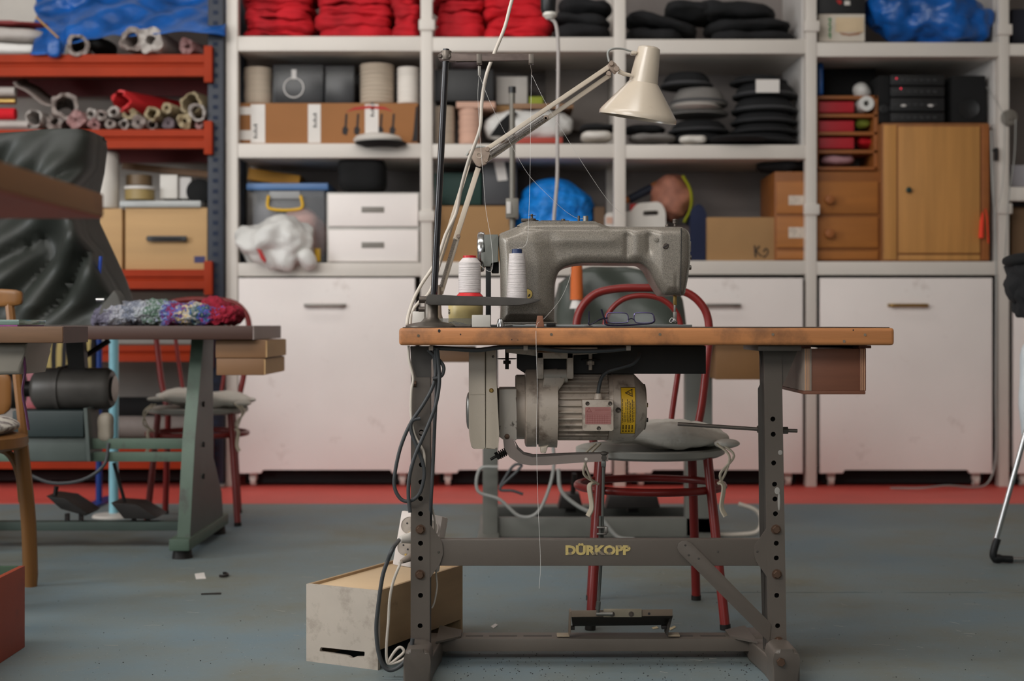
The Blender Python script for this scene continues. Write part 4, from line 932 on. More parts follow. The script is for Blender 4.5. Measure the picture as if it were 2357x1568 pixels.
# its dust cover, thread stand, orange cone
zb = Z(753, d)+.001
ed = [(748, 1275, 1582), (725, 1274, 1580), (690, 1280, 1576), (650, 1290, 1560), (622, 1325, 1500), (612, 1360, 1450)]
cv = [(max(zb, Z(py, 4.95)), X(a, 4.95), X(b, 4.95), 4.92+.02*k, 5.22-.02*k) for k, (py, a, b) in enumerate(ed)]
full = []
for a, b in zip(cv[:-1], cv[1:]):
    for k in range(5):
        u = k/5; full.append(tuple(a[i]*(1-u)+b[i]*u for i in range(5)))
full.append(cv[-1])
m_ = M().loft(full, 80, 4, .015, 9, 2.3)
for v in m_.b.verts:
    v.co.y += .04*noise.noise(Vector((v.co.x*7+v.co.z*5, 7, v.co.z*6)))
m_.build('dust_cover', mk('sage_oilcloth', (56, 62, 56), .4, var=.15, scale=5, bump=.2, bscale=12), label='sage green dust cover behind the arch of the sewing machine', cat='cover', ang=60)
def cone(px0t, px1t, px0b, px1b, pyt, pyb, d, tm, tcap, label, nm='thread_cone', capy=None, group='thread cones', basem=None, cyl=False):
    xc = (X(px0b, d)+X(px1b, d))/2; rb = (X(px1b, d)-X(px0b, d))/2; rt = (X(px1t, d)-X(px0t, d))/2
    zb_, zt_ = Z(pyb, d), Z(pyt, d); h = zt_-zb_
    tt = thing(nm, label, 'thread', (xc, d+rb, zb_), group)
    return tt, xc, rb, rt, zb_, h
tt, xc, rb, rt, zb_, h = cone(1319, 1345, 1313, 1343, 606, 690, 4.86, None, None, 'orange thread cone seen through the arch of the sewing machine')
M().lathe([(0, 0), (rb, 0), (rt, h), (0, h)], (xc, 4.86+rb, zb_)).build('thread', mk('orange_thread', (196, 96, 36), .7), tt)
M().lathe([(0, -.03), (rb*1.1, -.03), (rb*.7, 0), (0, 0)], (xc, 4.86+rb, zb_)).build('cone_foot', side_grey, tt)
M().lathe([(0, zb-zb_), (.008, zb-zb_), (.008, -.03), (0, -.03)], (xc, 4.86+rb, zb_)).build('spindle', steel, tt)
t = thing('thread_stand', 'grey thread stand pole on the table behind, with a clamp', 'thread stand', P(1180, 752, 5.15))
pg = mk('stand_grey', (116, 112, 104), .45, .3, var=.1)
q = P(1179, 205, 5.15); q2 = P(1180, 752, 5.15); q2.z = Z(753, 4.85)+.001
M().cyl(q2, q, .0105).build('pole', pg, t)
M().tube([P(1179, 200, 5.15), P(1179, 214, 5.15)], .014, 10).build('pole_cap', black_plastic, t)
M().pbox(1176, 1310, 238, 250, 5.14, 5.16, .002).build('guide_arm', ply_dark, t)
M().pbox(1164, 1194, 456, 502, 5.12, 5.18, .006).build('clamp', pg, t); M().pbox(1166, 1176, 464, 492, 5.115, 5.12, .004).build('clamp_recess', side_grey, t)
M().lathe([(0, 0), (.05, 0), (.045, .012), (.014, .02), (0, .02)], q2).build('base', pg, t)
# drop cable with black plug
t = thing('power_drop', 'pale cable with a black connector hanging from the ceiling behind', 'cable', P(1282, 500, 5.05))
M().lathe([(0, 0), (.020, 0), (.026, .01), (.028, .05), (.028, .11), (.01, .13), (0, .13)], P(1262, 32, 5.05)).build('connector', black_plastic, t)
M().lathe([(0, 0), (.014, 0), (.026, .012), (.026, .022), (0, .022)], P(1266, 44, 5.05)).build('plug', white_plastic, t)
M().tube([P(1262, -10, 5.05), P(1258, -200, 5.06), Vector((X(1258, 5.06), 5.06, 3.5))], .006, 8).build('upper_cable', rubber, t)
M().tube(cat([P(1267, 42, 5.05), P(1279, 55, 5.05), P(1284, 90, 5.05), P(1285, 160, 5.05), P(1283, 300, 5.05), P(1283, 400, 5.05), P(1279, 460, 5.05), P(1275, 512, 5.05), P(1274, 640, 5.05), P(1270, 752, 5.1)], 6), .0065, 8).build('lower_cable', mk('lilac_grey_cable', (168, 160, 156), .5), t)
# floor cables under the middle table
for i, (pts, d_, m, lab, r) in enumerate((
    ([(1146, 1075), (1105, 1080), (1100, 1130), (1150, 1150), (1195, 1188), (1235, 1182), (1262, 1130), (1275, 1068), (1270, 1000)], 5.0, grey_cable, 'grey cable loop hanging below the motor, behind', .006),
    ([(1150, 1120), (1180, 1074), (1200, 1070), (1190, 1085), (1150, 1125), (1180, 1130), (1204, 1138)], 5.0, rubber, 'dark short cable loop left, behind the lever', .005),
    ([(1285, 1080), (1292, 1130), (1330, 1165), (1380, 1190), (1420, 1235), (1460, 1242)], 5.0, grey_cable, 'pale cable running from behind the motor down to the floor bar', .007),
    ([(1700, 1160), (1740, 1175), (1752, 1200), (1740, 1225), (1690, 1235), (1650, 1244), (1600, 1240), (1575, 1215), (1590, 1190), (1618, 1210), (1610, 1240)], 5.2, white_cable, 'white cable looping round the far right chair leg', .008))):
    w_ = M(); P3 = [P(a, b, d_) for a, b in pts]
    for p in P3: p.z = max(p.z, .008)
    w_.tube(cat(P3, 6), r, 8).build('floor_cable', m, label=lab, cat='cable')
# ---------------------------------------------------------------- red tubular chairs
red_tube = mk('red_tube_paint', (124, 30, 26), .35, var=.12, scale=12, grime=(190, 150, 140), gscale=45, glo=.74, ghi=.77)
seat_g = mk('grey_seat', (160, 158, 150), .45, var=.1)
cush = mk('pale_cushion', (206, 200, 190), .85, var=.08, scale=8, bump=.4, bscale=30)
def red_chair(loc, rz, label, seed=0):
    t = thing('tubular_chair', label, 'chair', (0, 0, 0), 'red tubular chairs with cushions')
    M().lathe([(0, .425), (.185, .425), (.199, .432), (.199, .446), (.19, .45), (.16, .444), (0, .444)], (0, 0, 0), seg=40).build('seat', seat_g, t)
    cu = M(); cu.soft((.03, 0, .482), (.36, .34, .065), 2.7, .014, 9, seed+2, 16, amp2=.006, freq2=30, rot=Matrix.Rotation(.07, 3, 'Y'))
    for (sx, sy) in ((1, -1), (-1, -1), (1, 1), (-1, 1)): cu.soft((sx*.165+.02, sy*.14, .478-sx*.01), (.07, .07, .02), 2.2, .006, 20, sx+sy, 5)
    cu.build('cushion', cush, t, label='pale lumpy cushion tied to the seat', ang=70)
    tm = mk('tie_cream', (206, 194, 172), .8)
    for sx in (1, -1):
        for k in (0, .012): M().tube(cat([(sx*.155+k, -.165, .47), (sx*.185+k, -.185, .44), (sx*.175-k, -.18, .395), (sx*.16+k, -.165, .365)], 5), .0035, 6).build('cushion_tie', tm, t)
        M().tube(cat([(sx*.160, -.165, .37), (sx*.172, -.175, .36), (sx*.166, -.178, .31), (sx*.176, -.178, .285)], 5), .008, 6, flat=.5).build('cushion_tie', tm, t)
    for sx in (1, -1):
        M().tube([(sx*.138, -.125, .428), (sx*.171, -.205, .012)], .0125, 12).build('leg', red_tube, t)
        M().tube([(sx*.128, .12, .428), (sx*.148, .185, .012)], .0125, 12).build('leg', red_tube, t)
        f = M(); f.cyl((sx*.172, -.206, 0), (sx*.171, -.205, .014), .0138); f.build('foot_cap', dark_iron, t); f = M(); f.cyl((sx*.148, .186, 0), (sx*.148, .185, .014), .0138); f.build('foot_cap', dark_iron, t)
    ring = [(.195*math.cos(a), .175*math.sin(a)-.005, .345) for a in [2*math.pi*k/40 for k in range(40)]]
    M().tube(ring, .0105, 10, closed=True).build('stretcher_ring', red_tube, t)
    back = cat([(.14, .17, .44), (.165, .19, .55), (.182, .205, .68), (.189, .21, .75), (.178, .215, .815), (.135, .22, .862), (.07, .222, .878), (0, .222, .880),
                (-.07, .222, .878), (-.135, .22, .862), (-.178, .215, .815), (-.189, .21, .75), (-.182, .205, .68), (-.165, .19, .55), (-.14, .17, .44)], 6)
    M().tube(back, .0115, 12).build('back_frame', red_tube, t)
    inn = cat([(.07, .18, .45), (.085, .195, .55), (.105, .205, .68), (.11, .21, .755), (.095, .212, .81), (.055, .215, .847), (0, .216, .858), (-.055, .215, .847), (-.095, .212, .81), (-.11, .21, .755), (-.105, .205, .68), (-.085, .195, .55), (-.07, .18, .45)], 6)
    M().tube(inn, .008, 10).build('back_loop', red_tube, t)
    t.location = loc; t.rotation_euler = (0, 0, rz)
    return t
red_chair((X(1496, 3.82), 3.82, 0), 0, 'red tubular chair with a pale cushion behind the main sewing table')
red_chair((X(455, 5.66), 5.66, 0), .12, 'red tubular chair with a white cushion behind the left green stand', 4)
# ---------------------------------------------------------------- chrome clothes stand at the right
t = thing('folding_stand', 'chrome stand leg with black corner foot at the right edge', 'stand', P(2320, 1297, 4.62))
M().tube([P(2400, 870, 4.62), P(2357, 1010, 4.62), P(2292, 1245, 4.62)], .0085, 12).build('leg', chrome, t)
M().tube(cat([P(2296, 1240, 4.62), P(2287, 1270, 4.62), P(2288, 1284, 4.62), P(2300, 1286, 4.62), P(2330, 1288, 4.62)], 4), [.012]*9+[.015]*4+[.012]*4, 10).build('corner_foot', black_plastic, t)
bz = M(); bz.tube([P(2325, 1288, 4.62), P(2480, 1290, 4.62)], .0085, 12); bz.build('bottom_bar', chrome, t)
M().tube([P(2480, 1290, 4.62), P(2480, 870, 4.62), P(2400, 870, 4.62)], .0085, 12).build('frame', chrome, t)
bk = thing('black_garment', 'black garment with a dark disc on top hanging at the right edge', 'garment', P(2350, 720, 4.7))
M().soft(P(2390, 600, 4.7), (.22, .2, .05), 3, .006, 10, 1, 7).build('top_disc', soft_black, bk)
M().soft(P(2382, 650, 4.7), (.18, .18, .17), 3, .03, 14, 2, 12, amp2=.012, freq2=40).build('folds', black_cloth, bk)
M().soft(P(2392, 695, 4.7), (.16, .14, .11), 2.6, .035, 18, 5, 12, amp2=.012, freq2=40).build('folds', black_cloth, bk)
M().tube([P(2390, 610, 4.7), P(2400, 870, 4.66)], .01, 8).build('support_pole', chrome, bk)
M().soft(P(2400, 920, 4.72), (.15, .05, .40), 4, .012, 8, 3, 10).build('white_cloth', mk('pale_blue_cloth', (206, 212, 216), .8), label='pale cloth strip hanging at the right edge above the chrome leg', cat='cloth')
# ---------------------------------------------------------------- main sewing table
st = mk('warm_grey_stand_paint', (92, 84, 77), .42, var=.05, scale=5, bump=.03, bscale=200, grime=(86, 76, 68), gscale=18, glo=.62, ghi=.78)
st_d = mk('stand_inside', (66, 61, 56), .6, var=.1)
edge = mk('beech_edge', (190, 126, 76), .5, var=.14, scale=5, stretch=(.5, 4, 9), bump=.05, bscale=60, grime=(134, 90, 58), gscale=10, glo=.48, ghi=.68)
T0 = 3.074; T1 = 3.62; TZ = 0.770
t = thing('sewing_table', 'main wooden sewing table on a warm grey steel stand', 'table', (X(1490, T0), 3.35, 0), 'industrial sewing tables')
zbot = Z(795, T0)
M().box(X(918, T0), X(2059, T0), T0, T1, zbot, TZ-.0016, .0075, seg=3).build('tabletop', edge, t)
M().box(X(926, T0), X(2050, T0), T0+.009, T1-.009, TZ-.0016, TZ).build('table_surface', mk('dark_laminate', (70, 56, 46), .4, var=.1), t)
for px, py in ((963, 773), (1269, 770), (1519, 770), (1779, 770), (1991, 771), (1943, 786)): M().cyl(P(px, py, T0+.001), P(px, py, T0-.0006), .0032, seg=12).build('screw', mk('dull_screw', (120, 106, 90), .4, .7), t)
sc = M()
for px, py, r in ((1011, 762, .003), (1060, 770, .0015), (1964, 760, .0015), (1178, 782, .0012), (1192, 783, .001)): sc.soft(P(px, py, T0-.0001), (r*2, .0006, r*2.6), 2, cuts=3)
sc.build('knot', ink, t)
LD = 3.157
def circ(px, py, r, d, n=14): return [(X(px, d)+r*math.cos(2*math.pi*k/n), Z(py, d)+r*math.sin(2*math.pi*k/n)) for k in range(n)][::-1]
def leg(a0, b0, a1, b1, holes, bolts, inner, ttl):
    outer = [(X(a1, LD), Z(1500, LD)), (X(b1, LD), Z(1500, LD)), (X(b0, LD), Z(800, LD)), (X(a0, LD), Z(800, LD))]
    L_ = M().plate(outer, [circ(px, py, .0056, LD) for px, py in holes], LD, LD+.003)
    L_.build('leg', st, t, label=ttl)
    # webs
    for side, a, b in (('i', a0 if inner < 0 else b0, a1 if inner < 0 else b1), ('o', b0 if inner < 0 else a0, b1 if inner < 0 else a1)):
        s_ = 1 if (side == 'i') == (inner < 0) else -1
        x0, x1 = X(a, LD), X(b, LD)
        dep = .058 if side == 'i' else .05
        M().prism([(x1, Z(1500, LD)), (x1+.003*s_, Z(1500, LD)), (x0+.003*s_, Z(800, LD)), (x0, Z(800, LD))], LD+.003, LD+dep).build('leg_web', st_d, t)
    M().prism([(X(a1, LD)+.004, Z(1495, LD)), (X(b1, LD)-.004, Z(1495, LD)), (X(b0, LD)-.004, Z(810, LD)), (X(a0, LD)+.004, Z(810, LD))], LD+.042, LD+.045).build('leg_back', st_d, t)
    for px, py in bolts:
        b = M(); b.lathe([(.0, -.008), (.0075, -.008), (.0088, -.0065), (.0088, 0), (0, 0)], P(px, py, LD), (0, 1, 0), 6)
        b.lathe([(0, -.0015), (.011, -.0015), (.011, 0), (0, 0)], P(px, py, LD), (0, 1, 0), 18); b.build('bolt', mk('rusty_bolt', (96, 74, 60), .5, .6, var=.2, scale=80), t)
def lp(px0, y): return px0
leg(946, 990, 945, 989, [(970, 940+55), (970, 998), (968, 1150-2), (968, 1183), (968, 1251), (968, 1286), (968, 1371), (967, 1441), (967, 1477), (970, 1070), (969, 1110)],
    [(968, 1219), (967, 1323)], 1, None)
leg(1758, 1799, 1768, 1811, [(1779, 965), (1780, 1000), (1781, 1066), (1783, 1115), (1784, 1149), (1785, 1183), (1787, 1251), (1787, 1285), (1788, 1371), (1790, 1441)],
    [(1786, 1219), (1788, 1322), (1792, 1477)], -1, None)
# crossbar with the gold lettering
M().pprism([(990, 1242), (1775, 1242), (1775, 1303), (990, 1303)], LD+.0045, LD+.03, .0015, .001).build('crossbar', st, t)
gold = mk('gold_lettering', (196, 174, 110), .5, var=.1, scale=60, grime=(128, 116, 98), gscale=50, glo=.55, ghi=.62)
text('DÜRKOPP', 'lettering', gold, t, (X(1301, LD), LD+.0036, Z(1277, LD)), .0272, ext=.0004, bold=.0014, sx=1.16, label='gold lettering on the crossbar')
M().pprism([(989, 1208), (1001, 1222), (1018, 1250), (1020, 1275), (1012, 1300), (989, 1332)], LD+.001, LD+.0044, 0, 3).build('gusset', st, t)
M().pprism([(1770, 1208), (1752, 1235), (1738, 1255), (1735, 1272), (1740, 1292), (1772, 1338)], LD+.001, LD+.0044, 0, 3).build('gusset', st, t)
M().pprism([(1771, 1480), (1563, 1272), (1559, 1262), (1562, 1252), (1570, 1246), (1580, 1245), (1591, 1250), (1768, 1429), (1775, 1440)], LD-.0022, LD+.0015, .0005, .001).build('brace', st, t)
rv = M()
for px, py in ((1577, 1255), (1585, 1278), (1608, 1286), (1652, 1270)): rv.lathe([(0, -.0015), (.0022, -.001), (.0026, 0)], P(px, py, LD-.002 if px < 1610 else LD+.0045), (0, 1, 0), 10)
for px, py in ((1743, 1270), (1009, 1271)): rv.lathe([(0, -.0012), (.0024, -.001), (.0028, 0)], P(px, py, LD+.001), (0, 1, 0), 10)
rv.build('rivet', st_d, t)
M().pbox(1005, 1765, 1471, 1500, 3.29, 3.36, .002).build('floor_bar', mk('shaded_stand', (100, 92, 84), .5, var=.08), t)
sl = M()
for a, b in ((1045, 1062), (1072, 1112), (1126, 1190), (1205, 1270), (1560, 1595), (1612, 1670)):
    z_ = Z(1471, 3.29); sl.box(X(a, 3.32), X(b, 3.32), 3.315, 3.328, z_-.001, z_+.0003)
sl.build('slot', st_d, t)
for xc, tw in (((X(967, LD)), -.0), ((X(1790, LD)), .0)):
    f = M()
    f.prism([(xc-.028, 3.10), (xc+.028, 3.10), (xc+.042, 3.28), (xc+.042, 3.42), (xc-.042, 3.42), (xc-.042, 3.28)] if xc > 0 else [(xc-.026, 3.10), (xc+.028, 3.10), (xc+.042, 3.28), (xc+.042, 3.36), (xc+.01, 3.36), (xc-.026, 3.29)], .0, .048, .005, axis='z')
    f.prism(roundpoly([(xc-.030, 0), (xc+.030, 0), (xc+.029, .06, .01), (xc+.022, .078, .014), (xc-.022, .078, .014), (xc-.029, .06, .01)], 0), 3.055, 3.153, .009, 4)
    f.build('foot', st, t)
    sgn = 1 if xc < 0 else -1
    M().prism([(xc+sgn*.03, 3.24), (xc+sgn*.085, 3.30), (xc+sgn*.085, 3.37), (xc+sgn*.03, 3.42)], .0485, .053, axis='z').build('foot_plate', st, t)
M().lathe([(0, -.008), (.0085, -.008), (.0095, -.006), (.0095, 0), (0, 0)], P(1797, 1524, 3.053), (0, 1, 0), 6).build('bolt', MATS['rusty_bolt'], t)
# top brackets
M().pbox(1745, 1845, 795.5, 808, 3.10, 3.30, .002).build('top_bracket', st, t)
M().pprism([(1799, 806), (1836, 806, 4), (1812, 865), (1799, 893)], LD+.003, LD+.006, 0, .5).build('gusset', st, t)
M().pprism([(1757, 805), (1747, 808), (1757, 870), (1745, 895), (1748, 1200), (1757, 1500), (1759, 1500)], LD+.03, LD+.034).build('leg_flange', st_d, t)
M().pprism([(944, 797), (1010, 797), (1010, 806), (992, 830), (992, 868), (958, 868), (946, 830)], LD-.001, LD+.003, 0, 2).build('top_bracket', mk('dark_bracket', (62, 58, 54), .5), t)
M().lathe([(0, -.01), (.007, -.01), (.007, 0), (0, 0)], P(948, 884, LD), (-1, 0, 0), 8).build('bolt', MATS['rusty_bolt'], t)
M().soft(P(1789, 1130, LD-.0004), (.012, .0008, .016), 2, cuts=3).build('paint_spot', mk('paint_spot', (150, 146, 140), .6), t)
q = M(); q.soft(P(1793, 1155, LD-.0004), (.006, .0008, .04), 2, cuts=3); q.soft(P(1796, 1042, LD-.0004), (.010, .0008, .011), 2, cuts=3); q.build('paint_spot', MATS['paint_spot'], t)
# knee rod
M().cyl(P(1560, 976, 3.20), P(1758, 989, 3.20), .0042).build('rod', mk('rod_steel', (108, 100, 94), .4, .7), t)
M().cyl(P(1799, 991, 3.20), P(1835, 992, 3.20), .0042).build('rod', MATS['rod_steel'], t)
for px in (1743, 1802): M().lathe([(0, 0), (.0085, 0), (.0085, .011), (0, .011)], P(px, 988 if px < 1790 else 991, 3.20), (1, 0, 0), 6).build('nut', MATS['rod_steel'], t)
# drawer under the table, right
dw = thing('drawer_box', 'reddish plywood drawer box hanging under the right end of the main table', 'drawer', P(1920, 905, 3.3))
rp = mk('red_brown_veneer', (124, 78, 58), .5, var=.1, scale=5, stretch=(1, 1, 12), bump=.03, bscale=30); pe = mk('ply_edge_light', (184, 132, 100), .6, var=.2, scale=6, stretch=(60, 1, 1))
a = 3.14
M().pbox(1868, 1978, 803, 900, a, a+.012, .001).build('end_board', rp, dw)
M().box(X(1850, a), X(1868, a), a-.002, a+.42, Z(900, a), Z(802, a), .001).build('side_board', mk('grey_side_veneer', (156, 140, 128), .5, var=.08), dw)
M().box(X(1978, a), X(1993, a), a-.002, a+.42, Z(900, a), Z(802, a), .001).build('side_board', rp, dw)
q = M()
for px in (1853, 1857, 1861, 1981, 1985, 1989): q.pbox(px, px+2, 803, 899, a-.0028, a-.0018)
q.build('ply_edge', mk('ply_line', (206, 158, 124), .6), dw)
M().box(X(1849, a), X(1992, a), a-.002, a+.42, Z(908, a), Z(900, a), .002).build('bottom_board', rp, dw)
for px0, px1 in ((1838, 1868), (1978, 2007)): M().box(X(px0, a), X(px1, a), a+.005, a+.42, Z(802, a), Z(795.6, a), .001).build('rail', mk('dark_red_wood', (112, 70, 56), .5), dw)
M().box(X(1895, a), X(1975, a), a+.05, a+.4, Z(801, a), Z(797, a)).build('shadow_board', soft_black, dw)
# ---------------------------------------------------------------- sewing machine
ham = bpy.data.materials.new('grey_hammertone'); ham.use_nodes = True; N = ham.node_tree.nodes; L = ham.node_tree.links; b = N['Principled BSDF']
tc = N.new('ShaderNodeTexCoord'); vo = N.new('ShaderNodeTexNoise'); vo.inputs['Scale'].default_value = 620; vo.inputs['Detail'].default_value = 2; L.new(tc.outputs['Object'], vo.inputs['Vector'])
cr = N.new('ShaderNodeValToRGB'); cr.color_ramp.elements[0].position = .36; cr.color_ramp.elements[1].position = .6
cr.color_ramp.elements[0].color = C(112, 106, 97); cr.color_ramp.elements[1].color = C(148, 140, 129); L.new(vo.outputs['Fac'], cr.inputs[0]); L.new(cr.outputs[0], b.inputs['Base Color'])
b.inputs['Metallic'].default_value = .3; b.inputs['Roughness'].default_value = .4; b.inputs['Coat Weight'].default_value = .3; b.inputs['Coat Roughness'].default_value = .25
bp = N.new('ShaderNodeBump'); bp.inputs['Strength'].default_value = .15; bp.inputs['Distance'].default_value = .001; L.new(vo.outputs['Fac'], bp.inputs['Height']); L.new(bp.outputs[0], b.inputs['Normal'])
MD = 3.27; DEP = .155
sm = thing('sewing_machine', 'grey hammertone industrial sewing machine on the main table', 'sewing machine', (X(1370, MD), MD+.08, TZ+.004))
prof = [(1150, 744), (1152, 700), (1150, 600), (1146, 548, 8), (1149, 537, 8), (1196, 518, 14), (1208, 512, 6), (1380, 512, 5), (1400, 520, 12), (1575, 521, 12), (1587, 535, 8), (1587, 600), (1581, 640, 10),
        (1574, 678, 5), (1528, 680, 7), (1511, 655, 24), (1494, 620, 16), (1478, 606, 10), (1330, 605, 20), (1288, 617, 26), (1277, 655, 14), (1276, 744)]
DXF = lambda p: p
pts = roundpoly([(X(p[0], MD), Z(p[1], MD), (p[2] if len(p) > 2 else .5)*MD/F) for p in prof], 0, 6)
body = M().prism(pts, MD, MD+DEP)
xs0, xs1, zs0, zs1 = X(1140, MD), X(1590, MD), Z(746, MD), Z(508, MD)
body.slices(150, 84, (xs0, xs1, zs0, zs1))
SEG = [(pts[i], pts[(i+1) % len(pts)]) for i in range(len(pts))]
def bdist(x, z):
    best = 9.
    for (ax_, az_), (bx_, bz_) in SEG:
        if az_ < TZ+.007 and bz_ < TZ+.007: continue
        dx, dz = bx_-ax_, bz_-az_; q_ = dx*dx+dz*dz
        t_ = 0 if q_ == 0 else max(0, min(1, ((x-ax_)*dx+(z-az_)*dz)/q_))
        e_ = (x-ax_-t_*dx)**2+(z-az_-t_*dz)**2
        if e_ < best: best = e_
    return math.sqrt(best)
def sstep(a, b, x):
    t_ = min(1, max(0, (x-a)/(b-a))); return t_*t_*(3-2*t_)
RR = .02
for v in body.b.verts:
    if v.co.y < MD+.001:
        px = CX+v.co.x*F/MD; py = HY-(v.co.z-HC)*F/MD; o = 0
        dd_ = bdist(v.co.x, v.co.z)
        o += .014*sstep(1285, 1235, px+max(0, 600-py)*.25)*sstep(515, 560, py)          # the column stands proud of the arm
        o += .004*math.exp(-((py-553)/14)**2)*sstep(1250, 1300, px)*sstep(1440, 1400, px) # rolled shoulder along the arm
        o -= .005*math.exp(-((px-1444)/7)**2)*sstep(525, 545, py)*sstep(615, 590, py)      # two grooves near the head
        o += .003*math.exp(-((px-1466)/13)**2)*sstep(525, 540, py)
        o -= .005*math.exp(-((px-1494)/7)**2)*sstep(525, 545, py)*sstep(600, 570, py)
        o += .006*sstep(1500, 1525, px)
        o -= .003*math.exp(-((px-1557)/4)**2)*sstep(620, 650, py)
        o -= .003*math.exp(-((py-527)/4)**2)*sstep(1205, 1215, px)*sstep(1395, 1380, px)
        e_ = max(0, RR-dd_); o *= min(1, dd_/RR)
        v.co.y += RR-math.sqrt(max(0, RR*RR-e_*e_))-o
body.build('body', ham, sm, ang=60)
M().pprism([(1187, 521, 6), (1200, 513, 4), (1215, 509, 3), (1370, 509, 6), (1388, 521, 4)], MD+.01, MD+DEP-.01, .003, .001).build('top_cover', ham, sm)
M().pprism([(1560, 524, 6), (1578, 524, 10), (1589, 540, 8), (1589, 600), (1583, 644, 10), (1576, 680, 4), (1556, 680)], MD+.018, MD+DEP-.01, .01, .001).build('face_plate', ham, sm)
M().pprism([(1567.5, 525), (1569.5, 525), (1567.5, 679), (1565.5, 679)], MD-.0065, MD+.0).build('seam', mk('seam_dark', (44, 42, 40), .7), sm)
M().box(X(1130, MD), X(1592, MD), MD-.01, MD+.19, TZ, TZ+.0055, .001).build('bed_plate', mk('bed_grey', (140, 142, 140), .3, .6, var=.05), sm)
M().pbox(1150, 1282, 741, 746.5, MD-.007, MD+.1, .001).build('base_rim', ham, sm)
M().pbox(1258, 1279, 744, 751, MD-.03, MD-.008, .001).build('hinge', dark_iron, sm)
def lx(prof, px, py, d, ax_, name, m, seg=24, par=None): return M().lathe(prof, P(px, py, d), ax_, seg).build(name, m, par or sm)
lx([(0, -.003), (.0055, -.003), (.007, -.0015), (.007, .001), (0, .001)], 1532, 567, MD-.005, (0, 1, 0), 'screw', dark_steel)
s_ = M().box(X(1525, MD), X(1539, MD), MD-.0092, MD-.0078, Z(568.2, MD), Z(565.8, MD), rot=Matrix.Rotation(-.55, 3, 'Y')); s_.build('screw_slot', ink, sm)
lx([(0, -.0015), (.0050, -.001), (.0056, .001), (0, .001)], 1511, 552, MD-.005, (0, 1, 0), 'plug', ham)
lx([(0, 0), (.0035, 0), (.0035, .006), (.006, .0065), (.0062, .012), (.0052, .0125), (.0062, .013), (.006, .0165), (0, .0175)], 1554, 521, MD+.03, (0, 0, 1), 'pressure_screw', dark_steel)
lx([(0, 0), (.0055, 0), (.003, .005), (0, .006)], 1536, 521, MD+.03, (0, 0, 1), 'cap', dark_steel)
lx([(0, 0), (.0027, 0), (.0027, .012), (0, .0125)], 1332, 509, MD+.03, (0, 0, 1), 'pin', dark_steel)
lx([(0, 0), (.0062, 0), (.0062, .0108), (.005, .0118), (0, .012)], 1348, 509, MD+.03, (0, 0, 1), 'pin', steel)
lx([(0, 0), (.016, 0), (.016, .0022), (.010, .003), (.0095, .006), (.0030, .007), (.0028, .013), (.009, .0133), (.009, .0139), (.0028, .0142), (.0028, .0165), (0, .0168)], 1224, 509.5, MD+.03, (0, 0, 1), 'tension_post', dark_steel)
M().pbox(1200, 1228, 503, 509.5, MD+.015, MD+.05, .001).build('bobbin_winder', dark_steel, sm)
M().pbox(1244, 1310, 507.3, 509.5, MD+.02, MD+.05, .0005).build('top_plate', dark_steel, sm)
lx([(0, 0), (.0055, 0), (.004, .004), (0, .0045)], 1296, 508, MD+.03, (0, 0, 1), 'screw', dark_steel)
for py in (592, 616): lx([(0, 0), (.006, .0), (.005, .005), (0, .006)], 1586, py, MD+.04, (1, 0, 0), 'screw', steel)
M().pbox(1585, 1591, 555, 580, MD+.03, MD+.07, .002).build('side_latch', steel, sm)
M().pbox(1550, 1558, 676, 703, MD+.045, MD+.053, .001).build('presser_bar', brass, sm)
M().pbox(1551, 1556, 700, 722, MD+.045, MD+.051, .001).build('needle_bar', steel, sm)
M().pbox(1550, 1558, 718, 737, MD+.043, MD+.051, .001).build('presser_foot', steel, sm)
M().pprism([(1546, 741), (1560, 741), (1556, 735), (1552, 733)], MD+.04, MD+.065, .0005).build('presser_sole', chrome, sm)
M().cyl(P(1554, 722, MD+.048), P(1554, 744, MD+.048), .0009).build('needle', chrome, sm)
M().tube(cat([P(1555, 738, MD+.04), P(1546, 732, MD+.038), P(1541, 740, MD+.036), P(1546, 743, MD+.036)], 5), .0008, 6).build('thread_tail', thread, sm)
# handwheel
hw = P(1107, 580, MD+.075)
M().lathe([(.034, -.006), (.040, -.008), (.046, -.006), (.048, 0), (.046, .007), (.040, .009), (.034, .007)], hw, (1, 0, 0), 40, closed=True).build('handwheel_rim', chrome, sm)
M().lathe([(0, -.004), (.034, -.002), (.036, .004), (.014, .006), (.014, .02), (0, .02)], hw, (1, 0, 0), 32).build('handwheel_disc', mk('wheel_grey', (128, 124, 118), .4, .4), sm)
gd = M(); gd.pprism([(1114, 540, 2), (1147, 540, 2), (1147, 604), (1130, 604), (1130, 614), (1114, 614), (1114, 603), (1108, 601), (1108, 581), (1118, 581), (1114, 555)], MD+.01, MD+.055, .002, .001)
gd.build('belt_guard', mk('guard_grey', (112, 114, 108), .4, .3, var=.06), sm)
M().pbox(1131, 1148, 600, 628, MD+.03, MD+.08, .002).build('hub', soft_black, sm)
M().pbox(1118, 1130, 612, 752, MD+.02, MD+.03, .001).build('drive_belt', mk('belt_black', (38, 40, 40), .7), sm)
